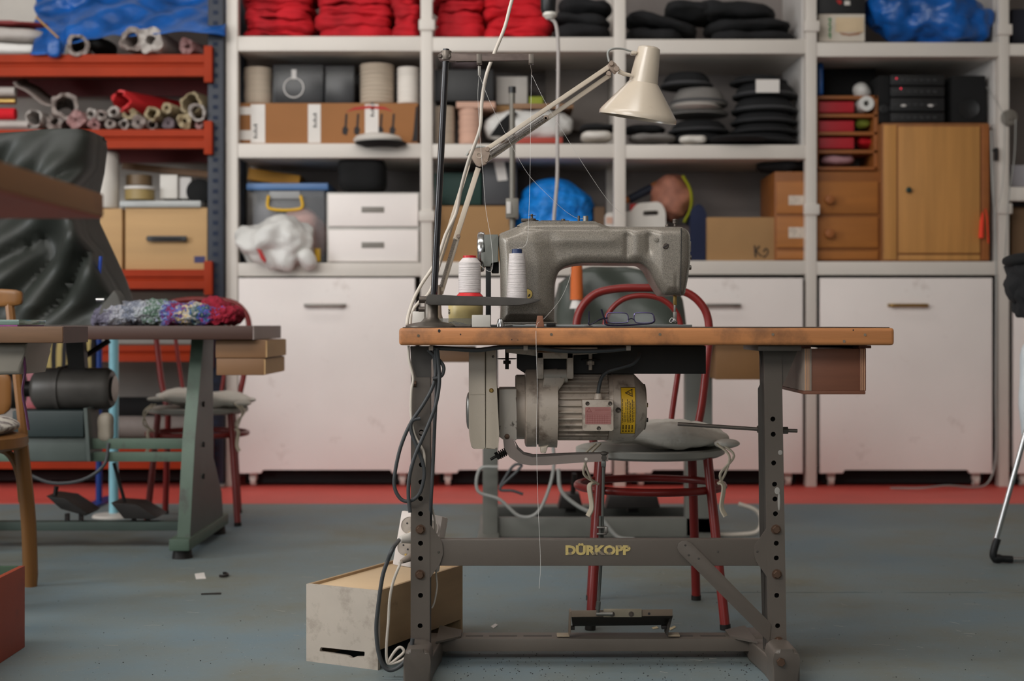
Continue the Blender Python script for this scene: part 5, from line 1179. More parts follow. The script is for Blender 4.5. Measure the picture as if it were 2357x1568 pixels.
# yellow sticker, chrome knob on bed
stk = M().lathe([(0, -.0008), (.0118, -.0008), (.0118, .0), (0, 0)], P(1214.5, 677, MD-.0145), (0, 1, 0), 32).build('sticker', mk('black_ring', (40, 32, 20), .6), sm, label='round yellow sticker')
M().lathe([(0, -.0014), (.0108, -.0014), (.0108, -.0008), (0, -.0008)], P(1214.5, 677, MD-.0145), (0, 1, 0), 32).build('sticker_face', mk('yellow_sticker', (226, 196, 110), .5), stk)
q = M(); q.soft(P(1218, 680, MD-.0161), (.0034, .0006, .0085), 2, cuts=4, rot=Matrix.Rotation(.5, 3, 'Y')); q.soft(P(1211, 672, MD-.0161), (.002, .0006, .003), 2, cuts=3); q.build('sticker_print', ink, stk)
lx([(0, 0), (.0092, 0), (.009, .004), (.006, .016), (.0035, .0175), (0, .018)], 1152, 752, MD-.08, (0, 0, 1), 'bed_knob', chrome)
M().soft(P(1172, 750, MD-.085), (.018, .012, .003), 2, cuts=4).build('bed_screw', steel, sm)
M().soft(P(1355, 750.5, MD-.1), (.02, .014, .003), 2, cuts=4).build('bed_screw', steel, sm)
# oil pan under the table
pan = thing('oil_pan', 'black steel oil pan under the main table', 'pan', P(1410, 860, 3.35))
M().pprism([(1190, 797), (1625, 797), (1625, 861), (1210, 861), (1190, 848)], 3.30, 3.52, .002, .001).build('pan', mk('pan_black', (36, 33, 31), .55, var=.2, scale=9), pan)
# ---------------------------------------------------------------- lamp
lc = mk('cream_lamp_enamel', (202, 188, 170), .28, var=.03, scale=6, coat=.5, grime=(176, 158, 136), gscale=14, glo=.66, ghi=.8)
lcd = mk('worn_cream_bracket', (150, 132, 118), .45, .2, var=.1, scale=20)
LP = 3.42
lt = thing('desk_lamp', 'cream articulated work lamp reaching over the sewing machine', 'lamp', P(1005, 752, LP))
def bar(a, b, w_, dp, d, nm='arm', m=lc):
    A = P(a[0], a[1], d); B = P(b[0], b[1], d); u = (B-A).normalized(); n = Vector((-u.z, 0, u.x))*w_/2
    q = [A+n, B+n, B-n, A-n]
    return M().prism([(p.x, p.z) for p in q], d, d+dp, .0006).build(nm, m, lt)
bar((1122, 342), (1409, 148), .0105, .010, LP)
bar((1120, 369), (1404, 172), .0105, .010, LP+.012)
bar((1101, 386), (1048, 552), .0125, .010, LP); bar((1053, 545), (1014, 676), .0125, .010, LP+.003)
bar((1078, 380), (1010, 600), .009, .008, LP+.014)
jp = M().pprism([(1077, 350, 4), (1086, 343, 3), (1122, 338, 5), (1128, 352, 3), (1120, 376, 3), (1106, 383, 4), (1096, 380, 3)], LP-.006, LP+.016, .001, .001).build('joint_plate', lcd, lt)
M().lathe([(.0052, -.001), (.0066, -.0015), (.0066, 0), (.0052, 0)], P(1103, 358, LP-.006), (0, 1, 0), closed=True).build('joint_ring', lc, jp)
for px, py, r in ((1122, 344, .006), (1119, 370, .005), (1104, 380, .005), (1257, 271, .006), (1256, 273, .004), (1407, 147, .006), (1401, 170, .006), (1419, 159, .007), (1055, 544, .005)):
    M().lathe([(0, -.006), (r*.8, -.006), (r, -.004), (r, 0), (0, 0)], P(px, py, LP-.003), (0, 1, 0), 14).build('rivet', lcd, lt)
M().pprism([(1398, 150, 3), (1407, 138, 3), (1418, 146, 3), (1425, 158, 3), (1416, 170, 3), (1405, 160, 3)], LP-.002, LP+.012, .001, .001).build('head_joint', lcd, lt)
M().tube([P(1424, 164, LP+.004), P(1436, 170, LP+.004), P(1454, 174, LP+.004)], [.006, .005, .0042], 10).build('head_pivot', lc, lt)
for a, b in (((1127, 353), (1254, 268)), ((1130, 359), (1258, 274))): M().tube(coil(P(a[0], a[1], LP-.002), P(b[0], b[1], LP-.002), .0042, 62, .0007, per=8), .0007, 4).build('spring', mk('spring_grey', (120, 112, 106), .4, .6), lt)
M().tube(coil(P(1048, 550, LP-.006), P(1015, 660, LP-.006), .0042, 48, .0007, per=8), .0007, 4).build('spring', MATS['spring_grey'], lt)
ax = (P(1469, 270, LP)-P(1495, 108, LP)).normalized(); ax.y += .115; ax.normalize(); top = P(1495, 107, LP+.02)
sp = [(0, .0), (.020, .0), (.0265, .004), (.0275, .010), (.0355, .0880), (.0372, .0895), (.0380, .0905), (.0905, .160), (.0945, .167), (.0945, .175), (.0925, .175), (.0925, .168), (.088, .161), (.036, .095), (.034, .09), (.026, .012), (0, .006)]
M().lathe(sp, top, ax, 64).build('lamp_shade', lc, lt, ang=35)
M().lathe([(0, .06), (.016, .06), (.018, .09), (.03, .12), (.033, .135), (.026, .152), (0, .16)], top, ax, 24).build('bulb', white_plastic, lt)
M().tube(cat([P(1402, 142, LP), P(1399, 122, LP), P(1408, 113, LP), P(1430, 112, LP+.01), P(1452, 118, LP+.015), P(1462, 121, LP+.02)], 6), .0026, 8).build('cable', grey_cable, lt)
M().pbox(1453, 1466, 117, 124, LP+.005, LP+.03, .002).build('cable_gland', lc, lt)
M().tube(cat([P(1124, 343, LP+.02), P(1105, 338, LP+.02), P(1085, 345, LP+.02), P(1074, 358, LP+.02)], 6), .003, 8).build('cable', grey_cable, lt)
M().lathe([(0, .0), (.012, 0), (.012, .02), (.009, .03), (.006, .1), (0, .1)], P(1008, 752, LP+.0)).build('base_socket', lcd, lt)
M().tube([P(1010, 690, LP+.004), P(1014, 670, LP+.004)], .006, 8).build('base_pin', lcd, lt)
# hanging white cord and lamp cord
t = thing('hanging_cable', 'off-white cord hanging from above past the lamp joint to the table', 'cable', P(940, 752, 3.33))
M().tube(cat([P(1255, -260, 3.31), P(1215, -100, 3.31), P(1180, -5, 3.31), P(1162, 62, 3.31), P(1138, 122, 3.31), P(1119, 175, 3.31), P(1109, 235, 3.31), P(1106, 290, 3.31), P(1092, 335, 3.32), P(1078, 372, 3.33), P(1062, 430, 3.35),
              P(1050, 490, 3.37), P(1026, 540, 3.37), P(1005, 600, 3.36), P(970, 655, 3.35), P(952, 690, 3.34), P(940, 725, 3.33), P(937, 745, 3.32), P(938, 752, 3.33)], 6), .0042, 10).build('cord', white_cable, t)
M().tube([P(1255, -260, 3.31), Vector((X(1275, 3.31), 3.31, 3.5))], .0042, 8).build('upper_cord', white_cable, t)
M().tube(cat([P(1088, 348, 3.45), P(1076, 390, 3.45), P(1060, 440, 3.45), P(1046, 500, 3.45), P(1018, 590, 3.45), P(990, 670, 3.45), P(965, 695, 3.43), P(948, 720, 3.42), P(944, 752, 3.42)], 6), .0038, 10).build('lamp_cord', white_cable, lt)
# ---------------------------------------------------------------- thread stand with cones
TS = 3.20
ts = thing('thread_stand', 'dark thread stand with pole, guide arm and two cones on the table', 'thread stand', P(993, 752, TS))
cast = mk('worn_cast_metal', (112, 104, 96), .4, .6, var=.2, scale=30)
b0 = P(1003, 752, TS); b0.z = TZ
M().lathe([(0, 0), (.058, 0), (.058, .003), (.05, .007), (.024, .012), (.018, .018), (.0155, .022), (.0155, .057), (.013, .059), (0, .059)], (X(993, TS), TS, TZ)).build('base', cast, ts)
M().box(X(990, TS), X(1085, TS), TS-.02, TS+.03, TZ, TZ+.006, .002).build('base_flange', cast, ts)
arm = [(980, 700, 2), (981, 682, 5), (990, 677, 3), (1000, 678), (1060, 681, 10), (1110, 683, 10), (1150, 684, 10), (1200, 686, 10), (1247, 689, 2), (1235, 695, 8), (1200, 702, 10), (1150, 703), (990, 702)]
M().pprism(arm, TS-.045, TS+.045, .004, .001).build('tray', mk('dark_cast_tray', (78, 74, 70), .42, .4, var=.15, scale=30), ts)
M().lathe([(0, 0), (.008, 0), (.008, .02), (0, .02)], P(985, 690, TS), (-1, 0, 0), 10).build('clamp_screw', dark_steel, ts)
M().lathe([(0, 0), (.006, 0), (.006, .02), (0, .02)], P(984, 712, TS), (-1, 0, 0), 10).build('clamp_screw', dark_steel, ts)
M().cyl(P(999, 682, TS), P(1027, 113, TS), .0078, .0074, 24).build('pole', mk('black_enamel_pole', (30, 28, 32), .22, .3, coat=.5), ts)
M().lathe([(0, -.01), (.012, -.01), (.014, 0), (.012, .01), (0, .01)], P(1027, 128, TS), (0, 0, 1)).build('collar', cast, ts)
M().pprism([(1007, 130, 6), (1012, 121, 4), (1045, 121), (1050, 124), (1228, 125, 3), (1228, 138, 2), (1052, 139), (1045, 141), (1012, 139, 4)], TS-.008, TS+.008, .002, .001).build('guide_arm', mk('painted_worn_arm', (104, 90, 84), .5, .3, var=.25, scale=40), ts)
for px in (1012, 1033): M().lathe([(0, -.004), (.004, -.004), (.005, 0), (0, 0)], P(px, 129, TS-.008), (0, 1, 0), 10).build('screw', dark_steel, ts)
for px, a in ((1103, 4), (1223, 0)):
    M().pbox(px-6, px+6, 124, 146, TS-.009, TS+.009, .001).build('clip', cast, ts)
    M().tube(cat([P(px, 145, TS), P(px-1, 155, TS), P(px+1, 163, TS), P(px, 172, TS)], 4), .0013, 6).build('hook', dark_steel, ts)
M().pbox(1100, 1107, 152, 174, TS-.001, TS+.001, .0005).build('hook', steel, ts)
def mkcone(label, px_c, pyb, prof, base, cap, d=TS):
    o = P(px_c, pyb, d); tt = thing('thread_cone', label, 'thread', o, 'thread cones')
    sp_ = [(0, 0)]
    M().lathe(prof, o, seg=40).build('thread', mk('wound_thread', (216, 208, 206), .55, var=.05, scale=8, stretch=(1, 1, 40), bump=.35, bscale=12), tt)
    if base: M().lathe(base[0], o, seg=36).build('cone_foot', base[1], tt)
    M().lathe(cap[0], o, seg=30).build('cone_tip', cap[1], tt)
rd = mk('red_plastic', (196, 34, 40), .4)
s = TS/F
z0 = 682
mkcone('white thread spool with red foot and tip on the left side of the stand', 1081, 683, [(0, 9*s), (25.5*s, 9*s), (26*s, 14*s), (25.5*s, 78*s), (16*s, 89*s), (0, 89*s)],
       ([(0, 0), (31*s, 0), (31*s, 1.5*s), (24*s, 9*s), (0, 9*s)], rd), ([(0, 88*s), (15.5*s, 88*s), (15.5*s, 94*s), (12*s, 94.5*s), (0, 94*s)], rd))
mkcone('tall white thread cone with navy tip standing before the machine column', 1190, 688, [(0, 1*s), (23.5*s, 1*s), (24*s, 4*s), (18.5*s, 104*s), (0, 105*s)], None,
       ([(0, 104*s), (12*s, 104*s), (11.5*s, 114*s), (9*s, 115*s), (0, 113*s)], mk('navy_plastic', (30, 48, 88), .4)))
# threads
def thr(pts, label, r=.00035):
    M().tube(cat([P(*p) for p in pts], 5), r, 5).build('thread', thread, label=label, cat='thread', group='loose white threads')
thr([(1081, 589, TS), (1130, 625, TS-.02), (1131, 560, TS-.01), (1118, 480, TS), (1112, 400, TS), (1107, 345, TS), (1101, 250, TS), (1100, 210, TS), (1103, 172, TS)], 'thread rising from the red-footed spool to the left hook')
thr([(1103, 172, TS), (1130, 240, TS), (1175, 330, TS+.03), (1215, 400, TS+.05), (1262, 450, TS+.07), (1300, 485, TS+.09), (1330, 503, MD+.03), (1348, 501, MD+.03)], 'thread running from the left hook down to the pins on the machine')
thr([(1190, 573, TS), (1212, 560, TS), (1217, 500, TS), (1220, 400, TS), (1222, 250, TS), (1223, 172, TS)], 'thread rising from the navy-tipped cone to the right hook')
thr([(1223, 170, TS), (1255, 235, TS), (1300, 310, TS+.03), (1350, 390, TS+.05), (1400, 462, TS+.08), (1440, 500, TS+.1)], 'thread running from the right hook across the lamp arm to the right')
thr([(1318, 612, MD+.04), (1308, 650, MD), (1288, 692, MD-.06), (1253, 733, 3.12), (1236, 748, 3.09), (1234, 790, 3.06), (1237, 900, 3.06), (1235, 1000, 3.06), (1238, 1150, 3.06), (1244, 1290, 3.06), (1241, 1355, 3.06)], 'long thread hanging down in front of the table and motor')
# small things on the table
def onT(px, d): return (X(px, d), d, TZ)
t = thing('jar', 'yellowish plastic jar behind the thread stand base', 'jar', onT(1072, 3.33))
M().lathe([(0, 0), (.038, 0), (.040, .004), (.041, .05), (.040, .054), (0, .054)], onT(1072, 3.33)).build('body', mk('yellow_wax', (206, 186, 128), .4, var=.12, scale=20), t)
M().tube(coil(P(1034, 712, 3.29), P(1034, 724, 3.29), .002, 4, .001), .0009, 5).build('wire_clasp', steel, t)
t = thing('tray', 'clear shallow plastic tray with pins beside the thread stand', 'tray', onT(1048, 3.26))
cp = mk('clear_tray', (206, 206, 200), .15, alpha=.35)
q = M(); x0, x1 = X(1008, 3.24), X(1086, 3.24)
for a in ((x0, x1, 3.24, 3.2415, TZ, TZ+.02), (x0, x1, 3.33, 3.3315, TZ, TZ+.02), (x0, x0+.0015, 3.24, 3.33, TZ, TZ+.02), (x1-.0015, x1, 3.24, 3.33, TZ, TZ+.02), (x0, x1, 3.24, 3.33, TZ, TZ+.0015)): q.box(*a)
q.build('tray_shell', cp, t)
q = M(); r_ = random.Random(8)
for k in range(46):
    x = r_.uniform(x0+.005, x1-.02); y = r_.uniform(3.25, 3.32); a = r_.uniform(0, 3.1)
    q.cyl((x, y, TZ+.003+r_.random()*.008), (x+.018*math.cos(a), y+.018*math.sin(a)*.5, TZ+.003+r_.random()*.01), .0006, seg=4)
q.build('pins', mk('pin_grey', (120, 116, 112), .3, .8), t, kind='stuff')
t = thing('switch_box', 'small off-white box at the left end of the table', 'box', onT(962, 3.27))
M().box(X(949, 3.25), X(977, 3.25), 3.25, 3.30, TZ, Z(717, 3.25), .003).build('body', white_plastic, t)
M().box(X(1086, 3.14), X(1129, 3.14), 3.14, 3.17, TZ, Z(725, 3.14), .002).build('eraser_block', mk('translucent_white', (196, 192, 184), .5), label='whitish translucent block in front of the drive belt', cat='block')
M().prism([(X(1233, 3.1), TZ), (X(1253, 3.1), TZ), (X(1249, 3.1), Z(727, 3.1)), (X(1237, 3.1), Z(727, 3.1))], 3.10, 3.115, .001).build('wooden_peg', mk('copper_peg', (138, 90, 66), .5), label='small reddish brown peg at the front edge of the table', cat='peg')
# glasses
gl = thing('eyeglasses', 'folded dark-rimmed eyeglasses lying on the machine table', 'glasses', onT(1450, 3.2))
gf = mk('dark_blue_frame', (34, 30, 52), .25); gm = mk('glass_lens', (200, 205, 210), .05, alpha=.12)
g0 = 3.17; hT = TZ-Z(752, g0)
def G_(px, py, d): return P(px, py, d)
for cx, hw_ in ((1421, 24), (1482, 22)):
    rim = [(cx-hw_, 727), (cx-hw_+6, 722), (cx+hw_-10, 722), (cx+hw_-1, 726), (cx+hw_+1, 736), (cx+hw_-4, 744), (cx-hw_+8, 745), (cx-hw_, 738)]
    rr = [P(a, b-1.5, g0+.02) for a, b in rim]
    M().tube(cat(rr, 5, closed=True), .0014, 6, closed=True).build('rim', gf if False else mk('violet_metal', (112, 104, 150), .2, .8), gl)
    mm = M(); mm.prism([(p.x, p.z) for p in cat(rr, 5, closed=True)], g0+.0195, g0+.0205); mm.build('lens', gm, gl)
M().tube([P(1446, 736, g0+.02), P(1453, 733, g0+.02), P(1460, 736, g0+.02)], .0013, 6).build('bridge', gf, gl)
M().tube(cat([P(1505, 728, g0+.02), P(1504, 742, g0+.0), P(1470, 747, g0-.0), P(1400, 748.5, g0), P(1392, 736, g0), P(1384, 712, g0)], 5), [.002]*25+[.0022], 8).build('temple', gf, gl)
M().tube(cat([P(1398, 732, g0+.01), P(1380, 736, g0-.01), P(1357, 748, g0-.02), P(1356, 735, g0-.02), P(1356, 717, g0-.02)], 5), .0017, 8).build('temple', gf, gl)
# ---------------------------------------------------------------- motor under the main table
mo = thing('motor', 'dirty cream electric motor hanging under the main table', 'motor', P(1300, 1040, 3.33))
cm = mk('dirty_cream_casting', (192, 178, 164), .36, var=.05, scale=9, grime=(112, 96, 84), gscale=24, glo=.52, ghi=.74, bump=.05, bscale=150)
cg = mk('cream_guard', (190, 178, 162), .35, var=.04, scale=5, grime=(150, 132, 114), gscale=9, glo=.6, ghi=.8, bump=.08, bscale=260)
ch = mk('chipped_casting', (176, 168, 158), .45, var=.05, scale=9, grime=(84, 78, 70), gscale=20, glo=.54, ghi=.58)
AY = 3.33; AZ = Z(941, 3.255)
def mx(px): return X(px, 3.255)
def mlathe(pr, name, m, seg=48, par=mo): return M().lathe([(r*3.255/F, mx(px)-mx(1150)) for px, r in pr], (mx(1150), AY, AZ), (1, 0, 0), seg).build(name, m, par, ang=30)
mlathe([(1186, 0), (1186, 73), (1189, 76), (1208, 76), (1208, 84), (1210, 92), (1213, 94), (1236, 94), (1238, 88), (1240, 88), (1241, 94)], 'clutch_housing', cm)
mlathe([(1241, 0), (1241, 94), (1284, 96), (1284, 80), (1286, 0)], 'clutch_flange', cm)
mlathe([(1284, 0), (1284, 70), (1412, 70), (1412, 0)], 'stator', cm)
fi = M(); rA = 70*3.255/F; rB = 79*3.255/F
for k in range(30):
    a = 2*math.pi*k/30; R_ = Matrix.Rotation(a, 3, 'X')
    t_ = bmesh.new(); bmesh.ops.create_cube(t_, size=1)
    bmesh.ops.scale(t_, verts=t_.verts[:], vec=(mx(1402)-mx(1286), .0042, rB-rA+.004)); bmesh.ops.translate(t_, verts=t_.verts[:], vec=(0, 0, (rA+rB)/2-.002))
    bmesh.ops.bevel(t_, geom=t_.edges[:], offset=.0012, segments=1, affect='EDGES')
    bmesh.ops.rotate(t_, verts=t_.verts[:], cent=(0, 0, 0), matrix=R_); bmesh.ops.translate(t_, verts=t_.verts[:], vec=((mx(1402)+mx(1286))/2, AY, AZ)); fi.merge(t_)
fi.build('cooling_fins', cm, mo)
mlathe([(1403, 0), (1403, 78), (1412, 79), (1413, 81), (1462, 81), (1485, 57), (1488, 54)], 'end_bell', cm)
mlathe([(1484, 0), (1484, 54), (1491, 54), (1492, 50), (1492, 0)], 'end_cap', mk('end_cap_metal', (150, 138, 124), .35, .5))
M().lathe([(0, 0), (.0055, 0), (.0055, .006), (0, .006)], (mx(1491), AY-.06+.045, AZ+.005), (1, 0, 0), 6).build('brass_screw', brass, mo)
M().lathe([(0, 0), (.005, 0), (.005, .004), (0, .004)], (mx(1491), AY-.04, AZ-.028), (1, 0, 0), 8).build('screw', dark_iron, mo)
# neck with chipped paint
mlathe([(1140, 0), (1140, 44), (1190, 46), (1190, 0)], 'shaft_neck', cm)
M().pprism([(1148, 896), (1189, 896), (1189, 915), (1186, 925), (1189, 952), (1189, 1014, 3), (1160, 1014, 8), (1148, 1005)], 3.235, 3.36, .003, .001).build('neck_casting', ch, mo)
M().lathe([(0, -.004), (.005, -.003), (.006, 0), (0, 0)], P(1167, 1005, 3.235), (0, 1, 0), 14).build('bolt', MATS['rusty_bolt'], mo)
# bracket
br = M()
for a, b in ((1236, 1251), (1305, 1320)): br.pprism([(a, 810), (b, 810), (b, 872, 3), (a, 872, 3)], 3.245, 3.30, .002, .001)
br.pprism([(1236, 812, 3), (1320, 812, 3), (1320, 826), (1236, 826)], 3.245, 3.33, .002, .001)
br.pprism([(1165, 800), (1375, 800), (1375, 814), (1320, 818), (1236, 820), (1165, 812)], 3.26, 3.36, .001, .001)
br.build('hanger_bracket', cm, mo)
M().lathe([(0, 0), (.0155, 0), (.0155, .055), (0, .055)], (X(1251.5, 3.25), 3.265, Z(866, 3.25)), (1, 0, 0), 24).build('hinge_barrel', ch, mo)
M().pprism([(1252, 868), (1304, 868), (1296, 885), (1285, 900), (1245, 900)], 3.25, 3.30, .003, .001).build('hinge_web', cm, mo)
for px, y0 in ((1167, 830), (1359, 832)):
    M().cyl(P(px, 800, 3.27), P(px, y0+20, 3.27), .0045, seg=10).build('bolt', dark_iron if px < 1200 else cm, mo)
    M().lathe([(0, 0), (.009, 0), (.009, .008), (0, .008)], P(px, y0+8, 3.27), (0, 0, 1), 6).build('nut', dark_iron if px < 1200 else cm, mo)
    M().soft(P(px, y0-4, 3.28), (.045, .04, .003), 4, cuts=3).build('washer_plate', dark_iron, mo)
# junction box
jd = 3.222
jb = M().pprism([(1340, 921, 3), (1412, 921, 3), (1412, 992, 3), (1342, 992, 3)], jd, jd+.05, .0015, .001).build('junction_box', cm, mo)
M().pprism([(1347, 937, 3), (1407, 937, 3), (1407, 977, 3), (1347, 977, 3)], jd-.0006, jd, 0, .001).build('rating_plate', mk('pink_plate', (172, 118, 112), .4, var=.05, scale=60), jb, label='faded pink rating plate')
ql = M()
for k in range(6): ql.pbox(1349, 1405, 950.5+k*4.4, 951.2+k*4.4, jd-.0009, jd-.0006)
for k in range(9): ql.pbox(1352+k*5.6, 1352.6+k*5.6, 955, 975, jd-.0009, jd-.0006)
for y in (941.5, 945): ql.pbox(1369, 1403, y, y+.9, jd-.0009, jd-.0006)
ql.pprism([(1350, 948), (1356, 938), (1362, 948), (1360.6, 948), (1356, 940.2), (1351.4, 948)], jd-.0009, jd-.0006); ql.pbox(1350, 1362, 947.4, 948.4, jd-.0009, jd-.0006)
ql.build('plate_print', mk('plate_lines', (150, 84, 80), .6), jb)
for px, py in ((1352, 929), (1404, 929), (1378, 986)):
    M().lathe([(0, -.0012), (.0022, -.0012), (.0034, -.0018), (.0046, -.001), (.0046, 0), (0, 0)], P(px, py, jd), (0, 1, 0), 18).build('screw', dark_steel, jb)
M().lathe([(0, 0), (.0098, 0), (.0085, .01), (.007, .013), (0, .013)], P(1377, 919, jd+.02), (0, 0, 1)).build('cable_gland', cm, jb)
M().lathe([(0, -.001), (.003, -.001), (.0055, -.003), (.006, 0), (0, 0)], P(1423, 944, 3.249), (0, 1, 0), 18).build('screw', dark_steel, mo)
M().tube(cat([P(1377, 906, jd+.02), P(1379, 890, jd+.02), P(1386, 868, jd+.018), P(1400, 855, jd+.015), P(1430, 846, jd+.012), P(1455, 838, jd+.01), P(1468, 825, jd+.012), P(1472, 813, jd+.02)], 6), .0044, 12).build('motor_cable', rubber, mo)
# yellow warning label, wrapped on the bell
RB = 81*3.255/F+.0006
def patch(px0, px1, py0, py1, R, n=10):
    q = M(); cols = []
    for i in range(n+1):
        py = py0+(py1-py0)*i/n; z = Z(py, 3.255)-AZ; y = AY-math.sqrt(max(1e-9, R*R-z*z))
        cols.append([q.b.verts.new((mx(px), y, AZ+z)) for px in (px0, px1)])
    for i in range(n): q.b.faces.new([cols[i][0], cols[i][1], cols[i+1][1], cols[i+1][0]])
    return q
yl = patch(1429, 1463, 892, 1000, RB).build('warning_label', mk('yellow_label', (214, 168, 30), .35, var=.08, scale=30), mo, label='yellow warning label with a triangle', recalc=False)
pr = M()
def addp(px0, px1, py0, py1, n=2):
    t_ = patch(px0, px1, py0, py1, RB+.0004, n); me = bpy.data.meshes.new('t'); t_.b.to_mesh(me); t_.b.free(); pr.b.from_mesh(me); bpy.data.meshes.remove(me)
for a in ((1429, 1463, 892, 893), (1429, 1463, 999, 1000), (1429, 1430, 892, 1000), (1462, 1463, 892, 1000)): addp(*a, n=8)
for i in range(8):
    px = 1432+i*3.7; y = 918+(i*37 % 11) if i != 1 else 950
    r_ = random.Random(i)
    while y < 972:
        L_ = r_.uniform(3, 9); addp(px, px+1.5, y, min(973, y+L_)); y += L_+1.1
for i in range(4):
    px = 1433+i*7
    y = 979
    while y < 989: addp(px, px+3.2, y, y+1.5); y += 2.1
    addp(px, px+3.2, 992, 995)
for k in range(14):
    u = k/13
    addp(1439+u*16, 1440.5+u*16, 904-8*u-.4, 905-8*u+.6, 1); addp(1439+u*16, 1440.5+u*16, 904+8*u-.4, 905+8*u+.6, 1)
addp(1454, 1456, 896, 913, 3); addp(1444, 1450, 903.6, 905, 1); addp(1448, 1453, 905, 906.4, 1)
pr.build('label_print', mk('label_ink', (52, 40, 16), .6), yl, recalc=False)
# belt guard
gd = thing('belt_guard', 'cream rounded belt guard at the left end of the motor', 'guard', P(1113, 1035, 3.3))
GD = 3.20
M().pprism([(1079, 806), (1117, 806), (1117, 1034, 3), (1086, 1034, 9), (1079, 1000, 30), (1079, 915)], GD, GD+.15, .008, .5).build('guard_shell', cg, gd)
M().pprism([(1118, 806), (1140, 805, 4), (1142, 870, 8), (1144, 900), (1149, 1000), (1147, 1028, 4), (1143, 1034, 4), (1118, 1034)], GD+.0005, GD+.15, .007, .5).build('guard_shell', cg, gd)
M().lathe([(0, 0), (.028, 0), (.034, -.004), (.040, -.007), (0, -.007)][::-1], (X(1080, GD), GD+.075, Z(950, GD)), (-1, 0, 0), 36).build('inspection_boss', chrome, gd)
M().soft((X(1077, GD), GD+.075, Z(950, GD)), (.014, .06, .085), 2.4, cuts=6).build('end_dome', mk('silver_dome', (160, 160, 156), .3, .8), gd)
M().pbox(1081, 1117, 906.5, 909, GD-.0012, GD+.01, .001).build('rib', cg, gd)
M().lathe([(0, -.003), (.003, -.003), (.0048, -.0015), (.0052, 0), (0, 0)], P(1131, 899, GD), (0, 1, 0), 18).build('screw', brass, gd)
M().lathe([(0, -.001), (.002, -.001), (.003, 0), (0, 0)], P(1135, 821, GD), (0, 1, 0), 12).build('screw', dark_steel, gd)
# lever arm, spring, rod, pedal
lv = thing('clutch_lever', 'grey curved clutch lever with a rod down to the pedal', 'lever', P(1300, 1070, 3.26))
lm = mk('lever_paint', (134, 122, 116), .45, var=.06, scale=12)
path = [(1158, 1012), (1160, 1030), (1172, 1052), (1196, 1068), (1222, 1071.5), (1260, 1071), (1320, 1066), (1400, 1062)]
pup = [(1400, 1045), (1320, 1047), (1260, 1051), (1225, 1053), (1205, 1047), (1190, 1034), (1184, 1018), (1182, 1012)]
M().pprism(path+pup, 3.225, 3.2275, 0, 0).build('lever_plate', lm, lv)
back = M(); A = [P(p[0], p[1], 3.2275) for p in [(1184, 1014), (1192, 1030), (1206, 1043), (1228, 1048), (1262, 1047), (1330, 1044), (1402, 1043)]]
for a, b_ in zip(A[:-1], A[1:]):
    v = back._new([a, b_, b_+Vector((0, .03, .0)), a+Vector((0, .03, 0)), a-Vector((0, 0, .002)), b_-Vector((0, 0, .002)), b_+Vector((0, .03, -.002)), a+Vector((0, .03, -.002))],
              [(0, 1, 2, 3), (4, 7, 6, 5), (0, 4, 5, 1), (3, 2, 6, 7)])
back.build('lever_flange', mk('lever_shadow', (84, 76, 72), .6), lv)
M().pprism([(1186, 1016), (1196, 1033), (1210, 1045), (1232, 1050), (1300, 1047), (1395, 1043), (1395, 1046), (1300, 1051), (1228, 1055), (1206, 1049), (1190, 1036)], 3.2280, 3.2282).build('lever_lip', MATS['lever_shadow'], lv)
for px, py, r, m in ((1390, 1054, .006, st_d), (1349, 1057, .0035, ink)):
    M().lathe([(0, -.002 if m is not ink else -.0004), (r, -.002 if m is not ink else -.0004), (r, 0), (0, 0)], P(px, py, 3.225), (0, 1, 0), 14).build('pivot', white_paint if m is ink else m, lv)
M().soft(P(1390, 1044, 3.23), (.018, .02, .01), 2.2, cuts=5).build('pivot_nut', st_d, lv)
rs_ = mk('rod_grey', (110, 112, 108), .4, .6)
M().tube([P(1389, 1060, 3.218), P(1386, 1260, 3.235), P(1378, 1385, 3.25), P(1376, 1412, 3.255)], .0034, 10).build('pull_rod', rs_, lv)
M().pbox(1384, 1395, 1062, 1075, 3.212, 3.222, .002).build('rod_end', rs_, lv)
M().cyl(P(1382, 1188, 3.225), P(1381, 1245, 3.23), .0036).build('rod_extension', rs_, lv)
for y in (1213, 1228): M().pbox(1374, 1397, y, y+4, 3.216, 3.226, .001).build('rod_clamp', steel, lv)
M().pbox(1392, 1400, 1213, 1228, 3.212, 3.22, .002).build('rod_clamp_screw', steel, lv)
M().tube([P(1378, 1385, 3.243), P(1376, 1402, 3.248)], [.005, .006], 10).build('rod_socket', rs_, lv)
sp_ = thing('spring_bolt', 'dark bolt with a coil spring at the lever bend', 'bolt', P(1150, 1055, 3.25))
M().cyl(P(1129, 1058, 3.24), P(1168, 1036, 3.24), .0032).build('bolt', dark_iron, sp_)
M().tube(coil(P(1147, 1049, 3.24), P(1168, 1038, 3.24), .0085, 5, .0014), .0014, 6).build('spring', dark_iron, sp_)
M().lathe([(0, 0), (.010, 0), (.010, .007), (0, .007)], P(1142, 1051, 3.24), (P(1168, 1036, 3.24)-P(1129, 1058, 3.24)), 6).build('nut', dark_iron, sp_)
M().pprism([(1243, 1030), (1262, 1026), (1256, 1044, 3), (1244, 1043, 3)], 3.225, 3.25, .003, .5).build('stop_lug', cg, mo)
pd = thing('pedal', 'brown-grey treadle on the lower bar of the main stand', 'pedal', P(1430, 1465, 3.33))
pm = mk('pedal_paint', (112, 98, 84), .45, var=.1, scale=12); pk = mk('pedal_dark', (50, 45, 40), .6)
d0 = 3.26
M().pprism([(1315, 1406), (1548, 1403), (1548, 1418), (1315, 1421)], d0, d0+.003, .0005).build('lip', pm, pd)
